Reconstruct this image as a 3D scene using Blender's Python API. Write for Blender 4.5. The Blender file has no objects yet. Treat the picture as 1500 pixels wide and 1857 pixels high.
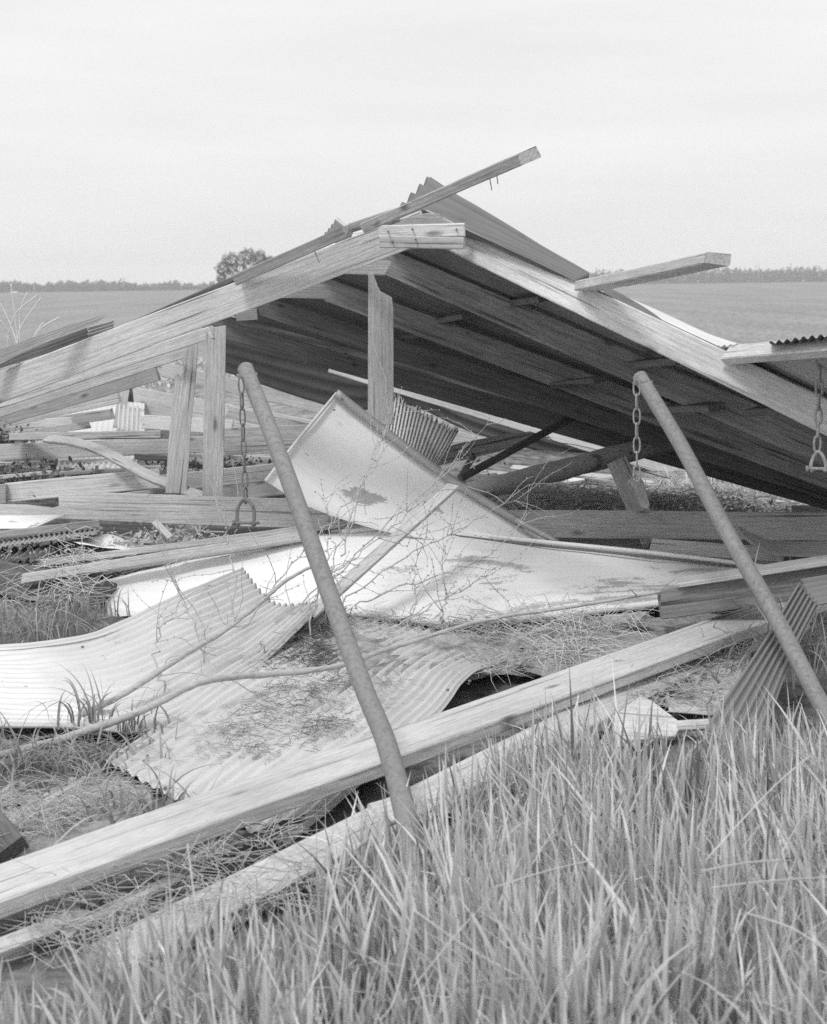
import bpy, math, random
import numpy as np
from mathutils import Vector, Matrix, noise

sc = bpy.context.scene
# ---------------------------------------------------------------- camera
F = 2900.0                       # focal length in photograph pixels (1500 x 1857)
TILT = math.radians(8.14)
EYE = Vector((0.0, 0.0, 1.5))
cd = bpy.data.cameras.new('camera')
cam = bpy.data.objects.new('camera', cd)
sc.collection.objects.link(cam)
cam.location = EYE
cam.rotation_euler = (math.radians(90) - TILT, 0, 0)
cd.sensor_fit = 'VERTICAL'
cd.sensor_height = 36.0
cd.sensor_width = 36.0
cd.lens = F / 1857.0 * 36.0
cd.clip_start = 0.05
cd.clip_end = 9000
cd.dof.use_dof = True
cd.dof.focus_distance = 6.6
cd.dof.aperture_fstop = 6.3
sc.camera = cam
# ---------------------------------------------------------------- sky and sun
SUN_EL, SUN_AZ = math.radians(52), math.radians(-152)     # azimuth from +Y, clockwise: behind the camera, to the left
w = bpy.data.worlds.new('World'); sc.world = w; w.use_nodes = True
nt = w.node_tree; nt.nodes.clear()
def N(t, kind, **kw):
    n = t.nodes.new(kind)
    for k, v in kw.items():
        if hasattr(n, k): setattr(n, k, v)
    return n
def mathn(t, op, a, b=None, clamp=False):
    n = t.nodes.new('ShaderNodeMath'); n.operation = op; n.use_clamp = clamp
    for i, v in enumerate((a, b)):
        if v is None: continue
        if isinstance(v, (int, float)): n.inputs[i].default_value = v
        else: t.links.new(v, n.inputs[i])
    return n.outputs[0]
out = N(nt, 'ShaderNodeOutputWorld'); bg = N(nt, 'ShaderNodeBackground')
sky = N(nt, 'ShaderNodeTexSky'); sky.sky_type = 'NISHITA'; sky.sun_disc = False
sky.sun_elevation = SUN_EL; sky.sun_rotation = SUN_AZ; sky.dust_density = 4
bw = N(nt, 'ShaderNodeRGBToBW')
nt.links.new(sky.outputs[0], bw.inputs[0])
geo = N(nt, 'ShaderNodeTexCoord')
sep = N(nt, 'ShaderNodeSeparateXYZ'); nt.links.new(geo.outputs['Generated'], sep.inputs[0])
ramp = N(nt, 'ShaderNodeMapRange')      # overcast: brighter overhead than at the horizon
nt.links.new(sep.outputs['Z'], ramp.inputs[0])
ramp.inputs[1].default_value = 0.0; ramp.inputs[2].default_value = 1.0
ramp.inputs[3].default_value = 8.0; ramp.inputs[4].default_value = 10.5
mp = N(nt, 'ShaderNodeMapping'); nt.links.new(geo.outputs['Generated'], mp.inputs[0]); mp.inputs['Scale'].default_value = (1.2, 1.2, 9.0)
cl = N(nt, 'ShaderNodeTexNoise'); nt.links.new(mp.outputs[0], cl.inputs['Vector']); cl.inputs['Scale'].default_value = 2.2; cl.inputs['Detail'].default_value = 5; cl.inputs['Roughness'].default_value = .55
cm = mathn(nt, 'ADD', mathn(nt, 'MULTIPLY', cl.outputs[0], 0.34), 0.83)
ov = mathn(nt, 'MULTIPLY', ramp.outputs[0], cm)
mix = N(nt, 'ShaderNodeMix'); mix.data_type = 'FLOAT'; mix.inputs[0].default_value = 0.86
nt.links.new(bw.outputs[0], mix.inputs[2]); nt.links.new(ov, mix.inputs[3])
nt.links.new(mix.outputs[0], bg.inputs[0]); bg.inputs[1].default_value = 0.12
nt.links.new(bg.outputs[0], out.inputs[0])
sl = bpy.data.lights.new('sun', 'SUN'); sl.energy = 1.5; sl.angle = math.radians(11); sl.color = (1, 1, 1)
so = bpy.data.objects.new('sun', sl); sc.collection.objects.link(so)
sd = Vector((math.sin(SUN_AZ) * math.cos(SUN_EL), math.cos(SUN_AZ) * math.cos(SUN_EL), math.sin(SUN_EL)))
so.rotation_euler = sd.to_track_quat('Z', 'Y').to_euler()
sc.view_settings.view_transform = 'Standard'; sc.view_settings.look = 'None'
sc.view_settings.exposure = 0.0; sc.view_settings.gamma = 1.0
sc.cycles.volume_bounces = 1
sc.cycles.use_denoising = False

# ---------------------------------------------------------------- helpers
_c, _s = math.cos(TILT), math.sin(TILT)
def P(px, py, d):
    """World point seen at photograph pixel (px, py) whose distance ahead of the camera is d metres."""
    x = (px - 750) / F; y = -(py - 928.5) / F
    v = Vector((x, _c + y * _s, -_s + y * _c))
    return EYE + v * (d / v.y)
def coll(o): sc.collection.objects.link(o); return o
def tag(o, label=None, cat=None, group=None, kind=None):
    if label: o['label'] = label
    if cat: o['category'] = cat
    if group: o['group'] = group
    if kind: o['kind'] = kind
    return o
def empty(name, loc, label, cat, group=None):
    o = bpy.data.objects.new(name, None); o.location = loc; o.empty_display_size = .1
    coll(o); return tag(o, label, cat, group)
def link_mesh(name, verts, faces, mat, parent=None, matrix=None, smooth=False, uvs=None):
    me = bpy.data.meshes.new(name)
    me.from_pydata([tuple(v) for v in verts], [], faces)
    if uvs is not None:
        ul = me.uv_layers.new(name='UVMap')
        li = np.empty(len(me.loops), dtype=np.int32); me.loops.foreach_get('vertex_index', li)
        ul.data.foreach_set('uv', np.asarray(uvs, dtype=np.float32)[li].ravel())
    if smooth: me.polygons.foreach_set('use_smooth', [True] * len(me.polygons))
    me.materials.append(mat); me.update()
    o = bpy.data.objects.new(name, me); coll(o)
    if matrix is not None: o.matrix_world = matrix
    if parent is not None:
        o.parent = parent
        o.matrix_parent_inverse = parent_matrix(parent).inverted()
    return o
def parent_matrix(p):
    m = Matrix.LocRotScale(p.location, p.rotation_euler, p.scale)
    if p.parent is not None:
        m = parent_matrix(p.parent) @ p.matrix_parent_inverse @ m
    return m

# ---------------------------------------------------------------- materials
def new_mat(name):
    m = bpy.data.materials.new(name); m.use_nodes = True
    t = m.node_tree; t.nodes.clear()
    o = N(t, 'ShaderNodeOutputMaterial'); b = N(t, 'ShaderNodeBsdfPrincipled')
    t.links.new(b.outputs[0], o.inputs[0]); b.inputs['Roughness'].default_value = .8
    b.inputs['Specular IOR Level'].default_value = .25
    return m, t, b
def coords(t, scale, kind='Object', rnd=True, rot=None):
    tc = N(t, 'ShaderNodeTexCoord'); mpn = N(t, 'ShaderNodeMapping')
    t.links.new(tc.outputs[kind], mpn.inputs[0]); mpn.inputs['Scale'].default_value = scale
    if rot: mpn.inputs['Rotation'].default_value = rot
    if rnd:
        oi = N(t, 'ShaderNodeObjectInfo'); mu = N(t, 'ShaderNodeVectorMath', operation='SCALE')
        cv = N(t, 'ShaderNodeCombineXYZ')
        for i in range(3): t.links.new(oi.outputs['Random'], cv.inputs[i])
        t.links.new(cv.outputs[0], mu.inputs[0]); mu.inputs['Scale'].default_value = 137.0
        ad = N(t, 'ShaderNodeVectorMath', operation='ADD')
        t.links.new(mpn.outputs[0], ad.inputs[0]); t.links.new(mu.outputs[0], ad.inputs[1])
        return ad.outputs[0]
    return mpn.outputs[0]
def noise_n(t, vec, scale=1.0, detail=5, rough=.6, dist=0.0):
    n = N(t, 'ShaderNodeTexNoise'); t.links.new(vec, n.inputs['Vector'])
    n.inputs['Scale'].default_value = scale; n.inputs['Detail'].default_value = detail
    n.inputs['Roughness'].default_value = rough; n.inputs['Distortion'].default_value = dist
    return n.outputs[0]
def rng(t, v, a, b, c, d):
    n = N(t, 'ShaderNodeMapRange'); t.links.new(v, n.inputs[0]); n.clamp = True
    for i, q in enumerate((a, b, c, d)): n.inputs[i + 1].default_value = q
    return n.outputs[0]
def grey(t, val, b):
    c = N(t, 'ShaderNodeCombineColor')
    for i in range(3): t.links.new(val, c.inputs[i])
    t.links.new(c.outputs[0], b.inputs['Base Color'])
def bump(t, h, b, strength=.4, dist=.004):
    n = N(t, 'ShaderNodeBump'); t.links.new(h, n.inputs['Height'])
    n.inputs['Strength'].default_value = strength; n.inputs['Distance'].default_value = dist
    t.links.new(n.outputs[0], b.inputs['Normal'])

def wood_mat(name, base, var=.35, crack=.6):
    m, t, b = new_mat(name)
    v1 = coords(t, (3.0, 75, 75)); g = noise_n(t, v1, 1, 10, .75)                 # fine grain
    v2 = coords(t, (.5, 7, 7)); warp = noise_n(t, v2, 1.0, 3, .5)
    sp = N(t, 'ShaderNodeSeparateXYZ'); t.links.new(coords(t, (1, 1, 1), rnd=False), sp.inputs[0])
    yz = mathn(t, 'ADD', sp.outputs['Y'], mathn(t, 'MULTIPLY', sp.outputs['Z'], .6))
    ring = mathn(t, 'SINE', mathn(t, 'ADD', mathn(t, 'MULTIPLY', yz, 330.0), mathn(t, 'MULTIPLY', warp, 60.0)))   # cathedral figure
    ringm = rng(t, ring, -.2, 1, 0, 1)
    v3 = coords(t, (1.4, 3.0, 3.0)); pat = noise_n(t, v3, 1.0, 4, .6)              # weather stains
    v4 = coords(t, (1.0, 62, 62)); ck = noise_n(t, v4, 1.0, 4, .45, .2)            # drying cracks
    ckm = rng(t, ck, .33, .38, 1, 0)
    ckz = rng(t, noise_n(t, coords(t, (.9, 6, 6)), 1.3, 2), .44, .54, 0, 1)
    ckk = mathn(t, 'MULTIPLY', ckm, ckz)
    vo = N(t, 'ShaderNodeTexVoronoi'); vo.voronoi_dimensions = '2D'; t.links.new(coords(t, (2.4, 7.5, 1)), vo.inputs['Vector']); vo.inputs['Scale'].default_value = 1.0
    kn = rng(t, mathn(t, 'ADD', vo.outputs['Distance'], mathn(t, 'MULTIPLY', mathn(t, 'SUBTRACT', g, .5), .12)), .03, .12, 1, 0)                          # knots
    kz = rng(t, noise_n(t, coords(t, (.8, 2, 2)), 2.0, 1), .52, .56, 0, 1)
    kn = mathn(t, 'MULTIPLY', kn, kz)
    fine = noise_n(t, coords(t, (22, 260, 260)), 1, 5, .8)
    val = mathn(t, 'MULTIPLY', rng(t, g, .36, .64, 1 - var, 1 + var * .6), base)
    val = mathn(t, 'MULTIPLY', val, rng(t, pat, .3, .7, .76, 1.14))
    val = mathn(t, 'MULTIPLY', val, rng(t, ringm, 0, 1, 1.02, .93))
    val = mathn(t, 'MULTIPLY', val, rng(t, fine, .38, .62, .82, 1.12))
    val = mathn(t, 'MULTIPLY', val, rng(t, ckk, 0, 1, 1, 1 - crack))
    val = mathn(t, 'MULTIPLY', val, rng(t, kn, 0, 1, 1, .40))
    vh = N(t, 'ShaderNodeTexVoronoi'); vh.voronoi_dimensions = '2D'; t.links.new(coords(t, (3.2, 12, 1)), vh.inputs['Vector'])      # nail holes with a weeping stain
    hz_ = rng(t, noise_n(t, coords(t, (3, 3, 3)), 1, 1), .52, .54, 0, 1)
    val = mathn(t, 'MULTIPLY', val, rng(t, mathn(t, 'MULTIPLY', rng(t, vh.outputs['Distance'], .02, .045, 1, 0), hz_), 0, 1, 1, .25))
    blot = noise_n(t, coords(t, (3.5, 16, 16)), 1, 6, .7)
    val = mathn(t, 'MULTIPLY', val, rng(t, blot, .60, .74, 1, .72))
    oi = N(t, 'ShaderNodeObjectInfo'); val = mathn(t, 'MULTIPLY', val, rng(t, oi.outputs['Random'], 0, 1, .86, 1.1))
    grey(t, val, b)
    h = mathn(t, 'SUBTRACT', mathn(t, 'ADD', g, mathn(t, 'MULTIPLY', ringm, .18)), mathn(t, 'MULTIPLY', ckk, .9))
    bump(t, h, b, .8, .004); b.inputs['Roughness'].default_value = .85
    return m
WOOD = wood_mat('weathered_wood', .49, .16)
PALE = wood_mat('pale_wood', .64, .12, .5)
MIDW = wood_mat('grey_wood', .37, .18)
ROUGHW = wood_mat('rough_timber', .25, .3, .7)
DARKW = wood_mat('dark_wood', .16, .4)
INNER = wood_mat('shade_dark_wood', .14, .4)  # darker copy of the rafter wood; roof shade put into the base colour
INNER2 = wood_mat('shade_mid_wood', .23, .4)  # lighter step of the same roof shade, put into the wood colour

def metal_mat(name, base, rust=.45, rbase=.3, thr=(.60, .66), scale=(3, 3, 3), streak=(1.2, 26, 2), metallic=.15, rough=.45, uvband=None):
    m, t, b = new_mat(name)
    big = noise_n(t, coords(t, scale), 1.0, 7, .68, .3)
    st = noise_n(t, coords(t, streak), 1.0, 5, .6)
    fine = noise_n(t, coords(t, (90, 90, 90)), 1, 3, .7)
    cloud = noise_n(t, coords(t, (1.4, 1.4, 1.4)), 1, 4, .6)
    comb = mathn(t, 'ADD', mathn(t, 'MULTIPLY', big, .8), mathn(t, 'ADD', mathn(t, 'MULTIPLY', st, .2), mathn(t, 'MULTIPLY', mathn(t, 'SUBTRACT', fine, .5), .42)))
    if uvband:                                                  # rust collects in long stains on the panel
        sp = N(t, 'ShaderNodeSeparateXYZ'); tc = N(t, 'ShaderNodeTexCoord'); t.links.new(tc.outputs['UV'], sp.inputs[0])
        for (u0, uw, v0, vw, amt) in uvband:
            du = mathn(t, 'DIVIDE', mathn(t, 'SUBTRACT', sp.outputs['X'], u0), uw)
            dv = mathn(t, 'DIVIDE', mathn(t, 'SUBTRACT', sp.outputs['Y'], v0), vw)
            r2 = mathn(t, 'ADD', mathn(t, 'MULTIPLY', du, du), mathn(t, 'MULTIPLY', dv, dv))
            comb = mathn(t, 'ADD', comb, rng(t, r2, 0, 1, amt, 0))
    rm = rng(t, comb, thr[0], thr[1], 0, 1)
    val = mathn(t, 'MULTIPLY', rng(t, cloud, .3, .7, .88, 1.06), base)
    val = mathn(t, 'MULTIPLY', val, rng(t, st, .3, .7, .94, 1.04))
    mx = N(t, 'ShaderNodeMix'); mx.data_type = 'FLOAT'
    t.links.new(mathn(t, 'MULTIPLY', rm, rust), mx.inputs[0]); t.links.new(val, mx.inputs[2])
    t.links.new(mathn(t, 'MULTIPLY', rng(t, fine, .3, .7, .7, 1.2), rbase), mx.inputs[3])
    grey(t, mx.outputs[0], b)
    bump(t, mathn(t, 'ADD', fine, rm), b, .15, .001)
    b.inputs['Metallic'].default_value = metallic
    t.links.new(rng(t, rm, 0, 1, rough, .9), b.inputs['Roughness'])
    return m
TIN = metal_mat('galvanised_tin', .65, .55, .30, (.62, .68))
TIN_GREY = metal_mat('dull_tin', .40, .5, .2, (.55, .66))
TIN_FLASH = metal_mat('worn_flashing', .52, .4, .3, (.58, .68))
TIN_SLATE = metal_mat('weathered_rib_tin', .27, .4, .18, (.56, .66), metallic=.05, rough=.6)
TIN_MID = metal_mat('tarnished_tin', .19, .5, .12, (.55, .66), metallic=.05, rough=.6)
TIN_DARK = metal_mat('dark_shaded_tin', .17, .6, .09, (.5, .62), metallic=.05, rough=.7)  # shade under the roofing put into the tin colour; dark scraps share it
WHITE = metal_mat('white_paint', .84, .8, .33, (.605, .66), metallic=0, rough=.78, scale=(5, 9, 9),
                  uvband=[(.60, .12, .72, .05, .17), (.58, .09, .80, .07, .12), (.85, .16, .86, .12, .15), (.62, .09, .45, .03, .15), (.90, .10, .62, .2, .12), (.80, .30, .24, .03, .16), (.45, .2, .22, .02, .14), (.70, .25, .95, .05, .12), (.14, .08, .22, .03, .13)])
WHITE2 = metal_mat('chalky_paint', .80, .75, .25, (.63, .675), metallic=0, rough=.78, scale=(5, 5, 5),
                   uvband=[(.33, .09, .66, .10, .2), (.40, .06, .60, .06, .12), (.52, .05, .48, .06, .2), (.58, .05, .52, .04, .14), (.9, .06, .8, .2, .12)])
PIPE = metal_mat('galvanised_pipe', .27, .6, .15, (.47, .62), scale=(70, 70, 70), streak=(3, 50, 50), metallic=.1, rough=.65)
CHAIN = metal_mat('rusty_iron', .22, .6, .12, (.48, .56), scale=(60, 60, 60), streak=(40, 60, 60), metallic=.1, rough=.8)
CHAINL = metal_mat('dull_iron', .36, .6, .2, (.48, .56), scale=(60, 60, 60), streak=(40, 60, 60), metallic=.1, rough=.75)
def plain(name, lo, hi, scale, rough=.85, bs=.3, bd=.004, detail=6, trans=0.0):
    m, t, b = new_mat(name)
    n = noise_n(t, coords(t, scale), 1, detail, .65)
    grey(t, rng(t, n, .3, .7, lo, hi), b); b.inputs['Roughness'].default_value = rough
    if bs: bump(t, n, b, bs, bd)
    return m
DRYM = plain('bleached_stem', .55, .8, (9, 9, 9), bs=0)
BARK = plain('branch_bark', .34, .52, (12, 60, 60))
VINE = plain('dead_vine', .12, .28, (30, 30, 30), bs=0)
TWIG = plain('twig_bark', .34, .56, (30, 30, 30), bs=0)
STRAW = plain('straw', .38, .62, (9, 9, 9), bs=0)
SOIL = plain('soil', .18, .52, (16, 16, 16), bs=1.0, bd=.02, detail=12)
LEAF = plain('weed_leaf', .08, .2, (9, 9, 9), bs=0)
def blade_mat(name, lo, hi, tip=1.25):
    m, t, b = new_mat(name)
    at = N(t, 'ShaderNodeAttribute'); at.attribute_name = 'tone'
    tc = N(t, 'ShaderNodeTexCoord'); sp = N(t, 'ShaderNodeSeparateXYZ'); t.links.new(tc.outputs['UV'], sp.inputs[0])
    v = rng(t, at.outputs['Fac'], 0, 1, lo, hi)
    v = mathn(t, 'MULTIPLY', v, rng(t, sp.outputs['Y'], 0, 1, .85, tip))  # darker blade base: natural tone plus weaker light there, both put into colour
    mid = rng(t, mathn(t, 'ABSOLUTE', mathn(t, 'SUBTRACT', sp.outputs['X'], .5)), 0, .12, .88, 1)
    v = mathn(t, 'MULTIPLY', v, mid)
    grey(t, v, b); b.inputs['Roughness'].default_value = .55; b.inputs['Specular IOR Level'].default_value = .35
    tr = N(t, 'ShaderNodeBsdfTranslucent'); c = N(t, 'ShaderNodeCombineColor')
    for i in range(3): t.links.new(v, c.inputs[i])
    t.links.new(c.outputs[0], tr.inputs[0])
    mxs = N(t, 'ShaderNodeMixShader'); mxs.inputs[0].default_value = .35
    t.links.new(b.outputs[0], mxs.inputs[1]); t.links.new(tr.outputs[0], mxs.inputs[2])
    o = [n for n in t.nodes if n.type == 'OUTPUT_MATERIAL'][0]; t.links.new(mxs.outputs[0], o.inputs[0])
    return m
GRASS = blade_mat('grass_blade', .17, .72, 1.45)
GRASS_D = blade_mat('clump_blade', .22, .52)
GRASS_L = blade_mat('lit_blade', .45, .85)  # brighter grass copy: daylight behind the knotted beam put into the colour
DRY = blade_mat('dry_stem', .40, .62, 1.0)
TREE_LEAF = plain('tree_leaf', .05, .12, (.8, .8, .8), bs=0)
TREE_LEAF2 = plain('spring_leaf', .10, .22, (.8, .8, .8), bs=0)

# ---------------------------------------------------------------- terrain
NP = [(-5, 0), (4.6, 0.0), (5.4, .02), (6.2, .07), (7, .13), (8.5, .19), (12, .2), (18, .12), (40, .0), (5000, 0)]
def prof(y):
    for (a, za), (b, zb) in zip(NP, NP[1:]):
        if y <= b:
            k = (y - a) / (b - a); k = k * k * (3 - 2 * k); return za + (zb - za) * k
    return 0
def ground_z(x, y, fine=True):
    z = prof(y)
    if y > 1:
        ang = max(-.5, min(.5, x / max(y, 20)))
        z300 = .78 + ang * 3.9
        k = max(0, min(1, (y - 20) / 280))
        far = 1.5 + (z300 - 1.5) * max(1, y / 300) - (.0004 * max(0, y - 300))
        z = z * (1 - k) + far * (k if y <= 300 else 1) if y > 20 else z
    if fine and y < 40:
        a = 1 if y < 14 else .6
        z += a * (.05 * noise.noise(Vector((x * .9, y * .9, 3))) + .018 * noise.noise(Vector((x * 4, y * 4, 1))) + .008 * noise.noise(Vector((x * 13, y * 13, 7))))
    return z
def build_ground():
    ys = list(np.linspace(-3, 2.2, 8)) + list(np.arange(2.3, 13, .06)) + list(13 * (1.06 ** np.arange(0, 96)))
    us = np.concatenate([-np.geomspace(6, .5, 22)[:-1], np.linspace(-.5, .5, 190), np.geomspace(.5, 6, 22)[1:]])
    V, Fc = [], []
    for y in ys:
        sx = max(6.0, y) if y > 6 else 6.0
        for u in us: x = u * sx; V.append((x, y, ground_z(x, y)))
    n = len(us)
    for j in range(len(ys) - 1):
        for i in range(n - 1):
            a = j * n + i; Fc.append((a, a + 1, a + n + 1, a + n))
    m, t, b = new_mat('earth')
    tc = N(t, 'ShaderNodeTexCoord'); sp = N(t, 'ShaderNodeSeparateXYZ'); t.links.new(tc.outputs['Object'], sp.inputs[0])
    a1 = noise_n(t, coords(t, (9, 9, 9), rnd=False), 1, 12, .72)
    a2 = noise_n(t, coords(t, (2, 2, 2), rnd=False), 1, 5, .6)
    clod = noise_n(t, coords(t, (7, 3, 6), rnd=False), 1, 9, .8)
    row = noise_n(t, coords(t, (.35, .05, .3), rnd=False), 1, 5, .6)
    fld = mathn(t, 'MULTIPLY', rng(t, clod, .38, .62, .16, .44), rng(t, row, .3, .7, .86, 1.12))
    near = mathn(t, 'MULTIPLY', rng(t, a1, .36, .64, .10, .36), rng(t, a2, .3, .7, .7, 1.2))
    k = rng(t, sp.outputs['Y'], 13, 16, 0, 1)
    mx = N(t, 'ShaderNodeMix'); mx.data_type = 'FLOAT'
    t.links.new(k, mx.inputs[0]); t.links.new(near, mx.inputs[2]); t.links.new(fld, mx.inputs[3])
    grey(t, mx.outputs[0], b); bump(t, mathn(t, 'ADD', a1, clod), b, .7, .03)
    b.inputs['Roughness'].default_value = 1; b.inputs['Specular IOR Level'].default_value = .05
    o = link_mesh('ground', V, Fc, m, smooth=True)
    return tag(o, kind='structure')
build_ground()

# ---------------------------------------------------------------- solid builders
rnd = random.Random(7)
def section_loft(rings, cap=True):
    """rings: list of equal-length closed loops -> verts, faces"""
    n = len(rings[0]); V = [v for r in rings for v in r]; Fc = []
    for j in range(len(rings) - 1):
        for i in range(n):
            a = j * n + i; b2 = j * n + (i + 1) % n
            Fc.append((a, b2, b2 + n, a + n))
    if cap:
        Fc.append(tuple(range(n))[::-1]); Fc.append(tuple((len(rings) - 1) * n + i for i in range(n)))
    return V, Fc
def basis(a, b, facing):
    X = (b - a).normalized()
    if isinstance(facing, str):
        mid = (a + b) / 2
        fv = (EYE - mid).normalized() if facing == 'cam' else Vector((0, 0, 1))
        if facing == 'tilt': fv = ((EYE - mid).normalized() + Vector((0, 0, 1))).normalized()
    else: fv = Vector(facing)
    Z = (fv - X * fv.dot(X)).normalized(); Y = Z.cross(X)
    return X, Y, Z
def frame(a, X, Y, Z):
    m = Matrix((X, Y, Z)).transposed().to_4x4(); m.translation = a; return m
def board(name, a, b, wid, thk, facing='cam', mat=None, parent=None, label=None, cat='board', group=None, ragged=0.0, bow=0.0, seed=None):
    """a, b: (px, py, d) ends of the centre line; wid: width in metres of the face turned to `facing`"""
    A, B = P(*a), P(*b); X, Y, Z = basis(A, B, facing); L = (B - A).length
    r = random.Random(seed if seed is not None else rnd.random())
    off = r.random() * 100; n = max(4, int(L / .07)); bv = min(.004, thk * .18, wid * .18)
    prof2 = [(-wid/2+bv, -thk/2), (wid/2-bv, -thk/2), (wid/2, -thk/2+bv), (wid/2, thk/2-bv), (wid/2-bv, thk/2), (-wid/2+bv, thk/2), (-wid/2, thk/2-bv), (-wid/2, -thk/2+bv)]
    rings = []
    for i in range(n + 1):
        s = i / n; x = L * s
        cy = .004 * noise.noise(Vector((x * .8, off, 0))) ; cz = .004 * noise.noise(Vector((x * .8, off, 9))) + bow * math.sin(math.pi * s)
        ring = []
        for k, (yy, zz) in enumerate(prof2):
            j = .0016 * noise.noise(Vector((x * 14, off + k * 3.1, 5)))
            nick = noise.noise(Vector((x * 5, off + k * 7.7, 2)))
            nick = -.006 * max(0, nick - .45) / .5 * (1 if abs(yy) > wid * .4 else 0)
            xx = x
            if ragged and i in (0, n): xx += ragged * (r.random() - .5) * 2
            elif i in (0, n): xx += .002 * (r.random() - .5)
            ring.append((xx, cy + yy + (j + nick) * (1 if yy > 0 else -1), cz + zz + j * (1 if zz > 0 else -1)))
        rings.append(ring)
    V, Fc = section_loft(rings)
    o = link_mesh(name, V, Fc, mat or WOOD, parent, frame(A, X, Y, Z))
    if parent is None: tag(o, label, cat, group)
    elif label: o['label'] = label
    return o
def poly_board(name, pts, d0, d1, thk, along, mat=None, parent=None, label=None, cat='board', group=None, facing='cam'):
    """pts: outline in photograph pixels; depth runs linearly between along[0] (d0) and along[1] (d1); extruded backwards"""
    (ax, ay), (bx, by) = along; ux, uy = bx - ax, by - ay; q = ux * ux + uy * uy
    A, B = P(ax, ay, d0), P(bx, by, d1); X, Y, Z = basis(A, B, facing)
    loc = []
    for (x, y) in pts:
        k = ((x - ax) * ux + (y - ay) * uy) / q
        d = d0 + (d1 - d0) * k
        # meet the ray with the board's own plane
        e = P(x, y, d) - EYE; tt = (A - EYE).dot(Z) / e.dot(Z); w3 = EYE + e * tt - A
        loc.append((w3.dot(X), w3.dot(Y)))
    ar = sum(loc[i][0] * loc[(i+1) % len(loc)][1] - loc[(i+1) % len(loc)][0] * loc[i][1] for i in range(len(loc)))
    if ar < 0: loc.reverse()
    n = len(loc); cx = sum(p[0] for p in loc) / n; cy = sum(p[1] for p in loc) / n
    V = [(x, y, 0) for x, y in loc] + [(x, y, -.003) for x, y in loc] + [(x, y, -thk) for x, y in loc]
    # chamfer: front face slightly smaller
    for i in range(n):
        x, y = loc[i]; dx, dy = cx - x, cy - y; l = math.hypot(dx, dy) or 1
        V[i] = (x + dx / l * .003, y + dy / l * .003, 0)
    Fc = [tuple(range(n)), tuple(range(2 * n, 3 * n))[::-1]]
    for j in (0, 1):
        for i in range(n):
            a = j * n + i; b2 = j * n + (i + 1) % n; Fc.append((a, a + n, b2 + n, b2))
    o = link_mesh(name, V, Fc, mat or WOOD, parent, frame(A, X, Y, Z))
    if parent is None: tag(o, label, cat, group)
    elif label: o['label'] = label
    return o
def catmull(pts, per):
    pts = [Vector(p) for p in pts]
    if len(pts) == 2: return [pts[0].lerp(pts[1], i / per) for i in range(per + 1)]
    res = []
    for i in range(len(pts) - 1):
        p0 = pts[max(0, i - 1)]; p1 = pts[i]; p2 = pts[i + 1]; p3 = pts[min(len(pts) - 1, i + 2)]
        for k in range(per):
            t = k / per
            res.append(.5 * ((2 * p1) + (p2 - p0) * t + (2 * p0 - 5 * p1 + 4 * p2 - p3) * t * t + (3 * p1 - p0 - 3 * p2 + p3) * t ** 3))
    res.append(pts[-1]); return res
def tube_rings(path, radii, seg=10, wob=0.0, off=0.0):
    rings = []; up = Vector((0, 0, 1)); prev = None
    for i, p in enumerate(path):
        d = (path[min(i + 1, len(path) - 1)] - path[max(0, i - 1)]).normalized()
        if prev is None:
            ref = up if abs(d.dot(up)) < .9 else Vector((1, 0, 0)); s = d.cross(ref).normalized()
        else: s = (prev - d * prev.dot(d)).normalized()
        prev = s; u = d.cross(s); r0 = radii[i]
        rg = []
        for k in range(seg):
            a = 2 * math.pi * k / seg; r1 = r0 * (1 + wob * noise.noise(Vector((i * .35 + off, math.cos(a), math.sin(a)))))
            rg.append(p + (s * math.cos(a) + u * math.sin(a)) * r1)
        rings.append(rg)
    return rings
class Tubes:
    def __init__(self): self.V = []; self.F = []
    def add(self, path, radii, seg=6, wob=0, off=0, cap=True):
        if not isinstance(radii, (list, tuple)): radii = [radii] * len(path)
        v, f = section_loft(tube_rings(path, radii, seg, wob, off), cap)
        b = len(self.V); self.V += v; self.F += [tuple(q + b for q in x) for x in f]
    def ball(self, c, r):
        b = len(self.V)
        for d in ((1,0,0),(-1,0,0),(0,1,0),(0,-1,0),(0,0,1),(0,0,-1)): self.V.append(c + Vector(d) * r)
        self.F += [tuple(q + b for q in f) for f in ((0,2,4),(2,1,4),(1,3,4),(3,0,4),(2,0,5),(1,2,5),(3,1,5),(0,3,5))]
    def build(self, name, mat, parent=None, origin=None):
        o0 = origin or Vector(self.V[0]); V = [Vector(v) - o0 for v in self.V]
        return link_mesh(name, V, self.F, mat, parent, Matrix.Translation(o0), smooth=True)
def curved_board(name, pts, wid, thk, facing, mat, label, cat='board', group=None, parent=None):
    path = catmull([P(*p) for p in pts], 10); A = path[0]; X, Y, Z = basis(path[0], path[-1], facing)
    M = frame(A, X, Y, Z); Mi = M.inverted(); rings = []
    for i, p in enumerate(path):
        d = (path[min(i+1, len(path)-1)] - path[max(0, i-1)]).normalized()
        zz = (Z - d * Z.dot(d)).normalized(); yy = zz.cross(d)
        bv = .003; rg = []
        for (a, b2) in ((-wid/2+bv,-thk/2),(wid/2-bv,-thk/2),(wid/2,-thk/2+bv),(wid/2,thk/2-bv),(wid/2-bv,thk/2),(-wid/2+bv,thk/2),(-wid/2,thk/2-bv),(-wid/2,-thk/2+bv)):
            rg.append(Mi @ (p + yy * a + zz * b2))
        rings.append(rg)
    V, Fc = section_loft(rings); o = link_mesh(name, V, Fc, mat, parent, M)
    if parent is None: tag(o, label, cat, group)
    return o
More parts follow.
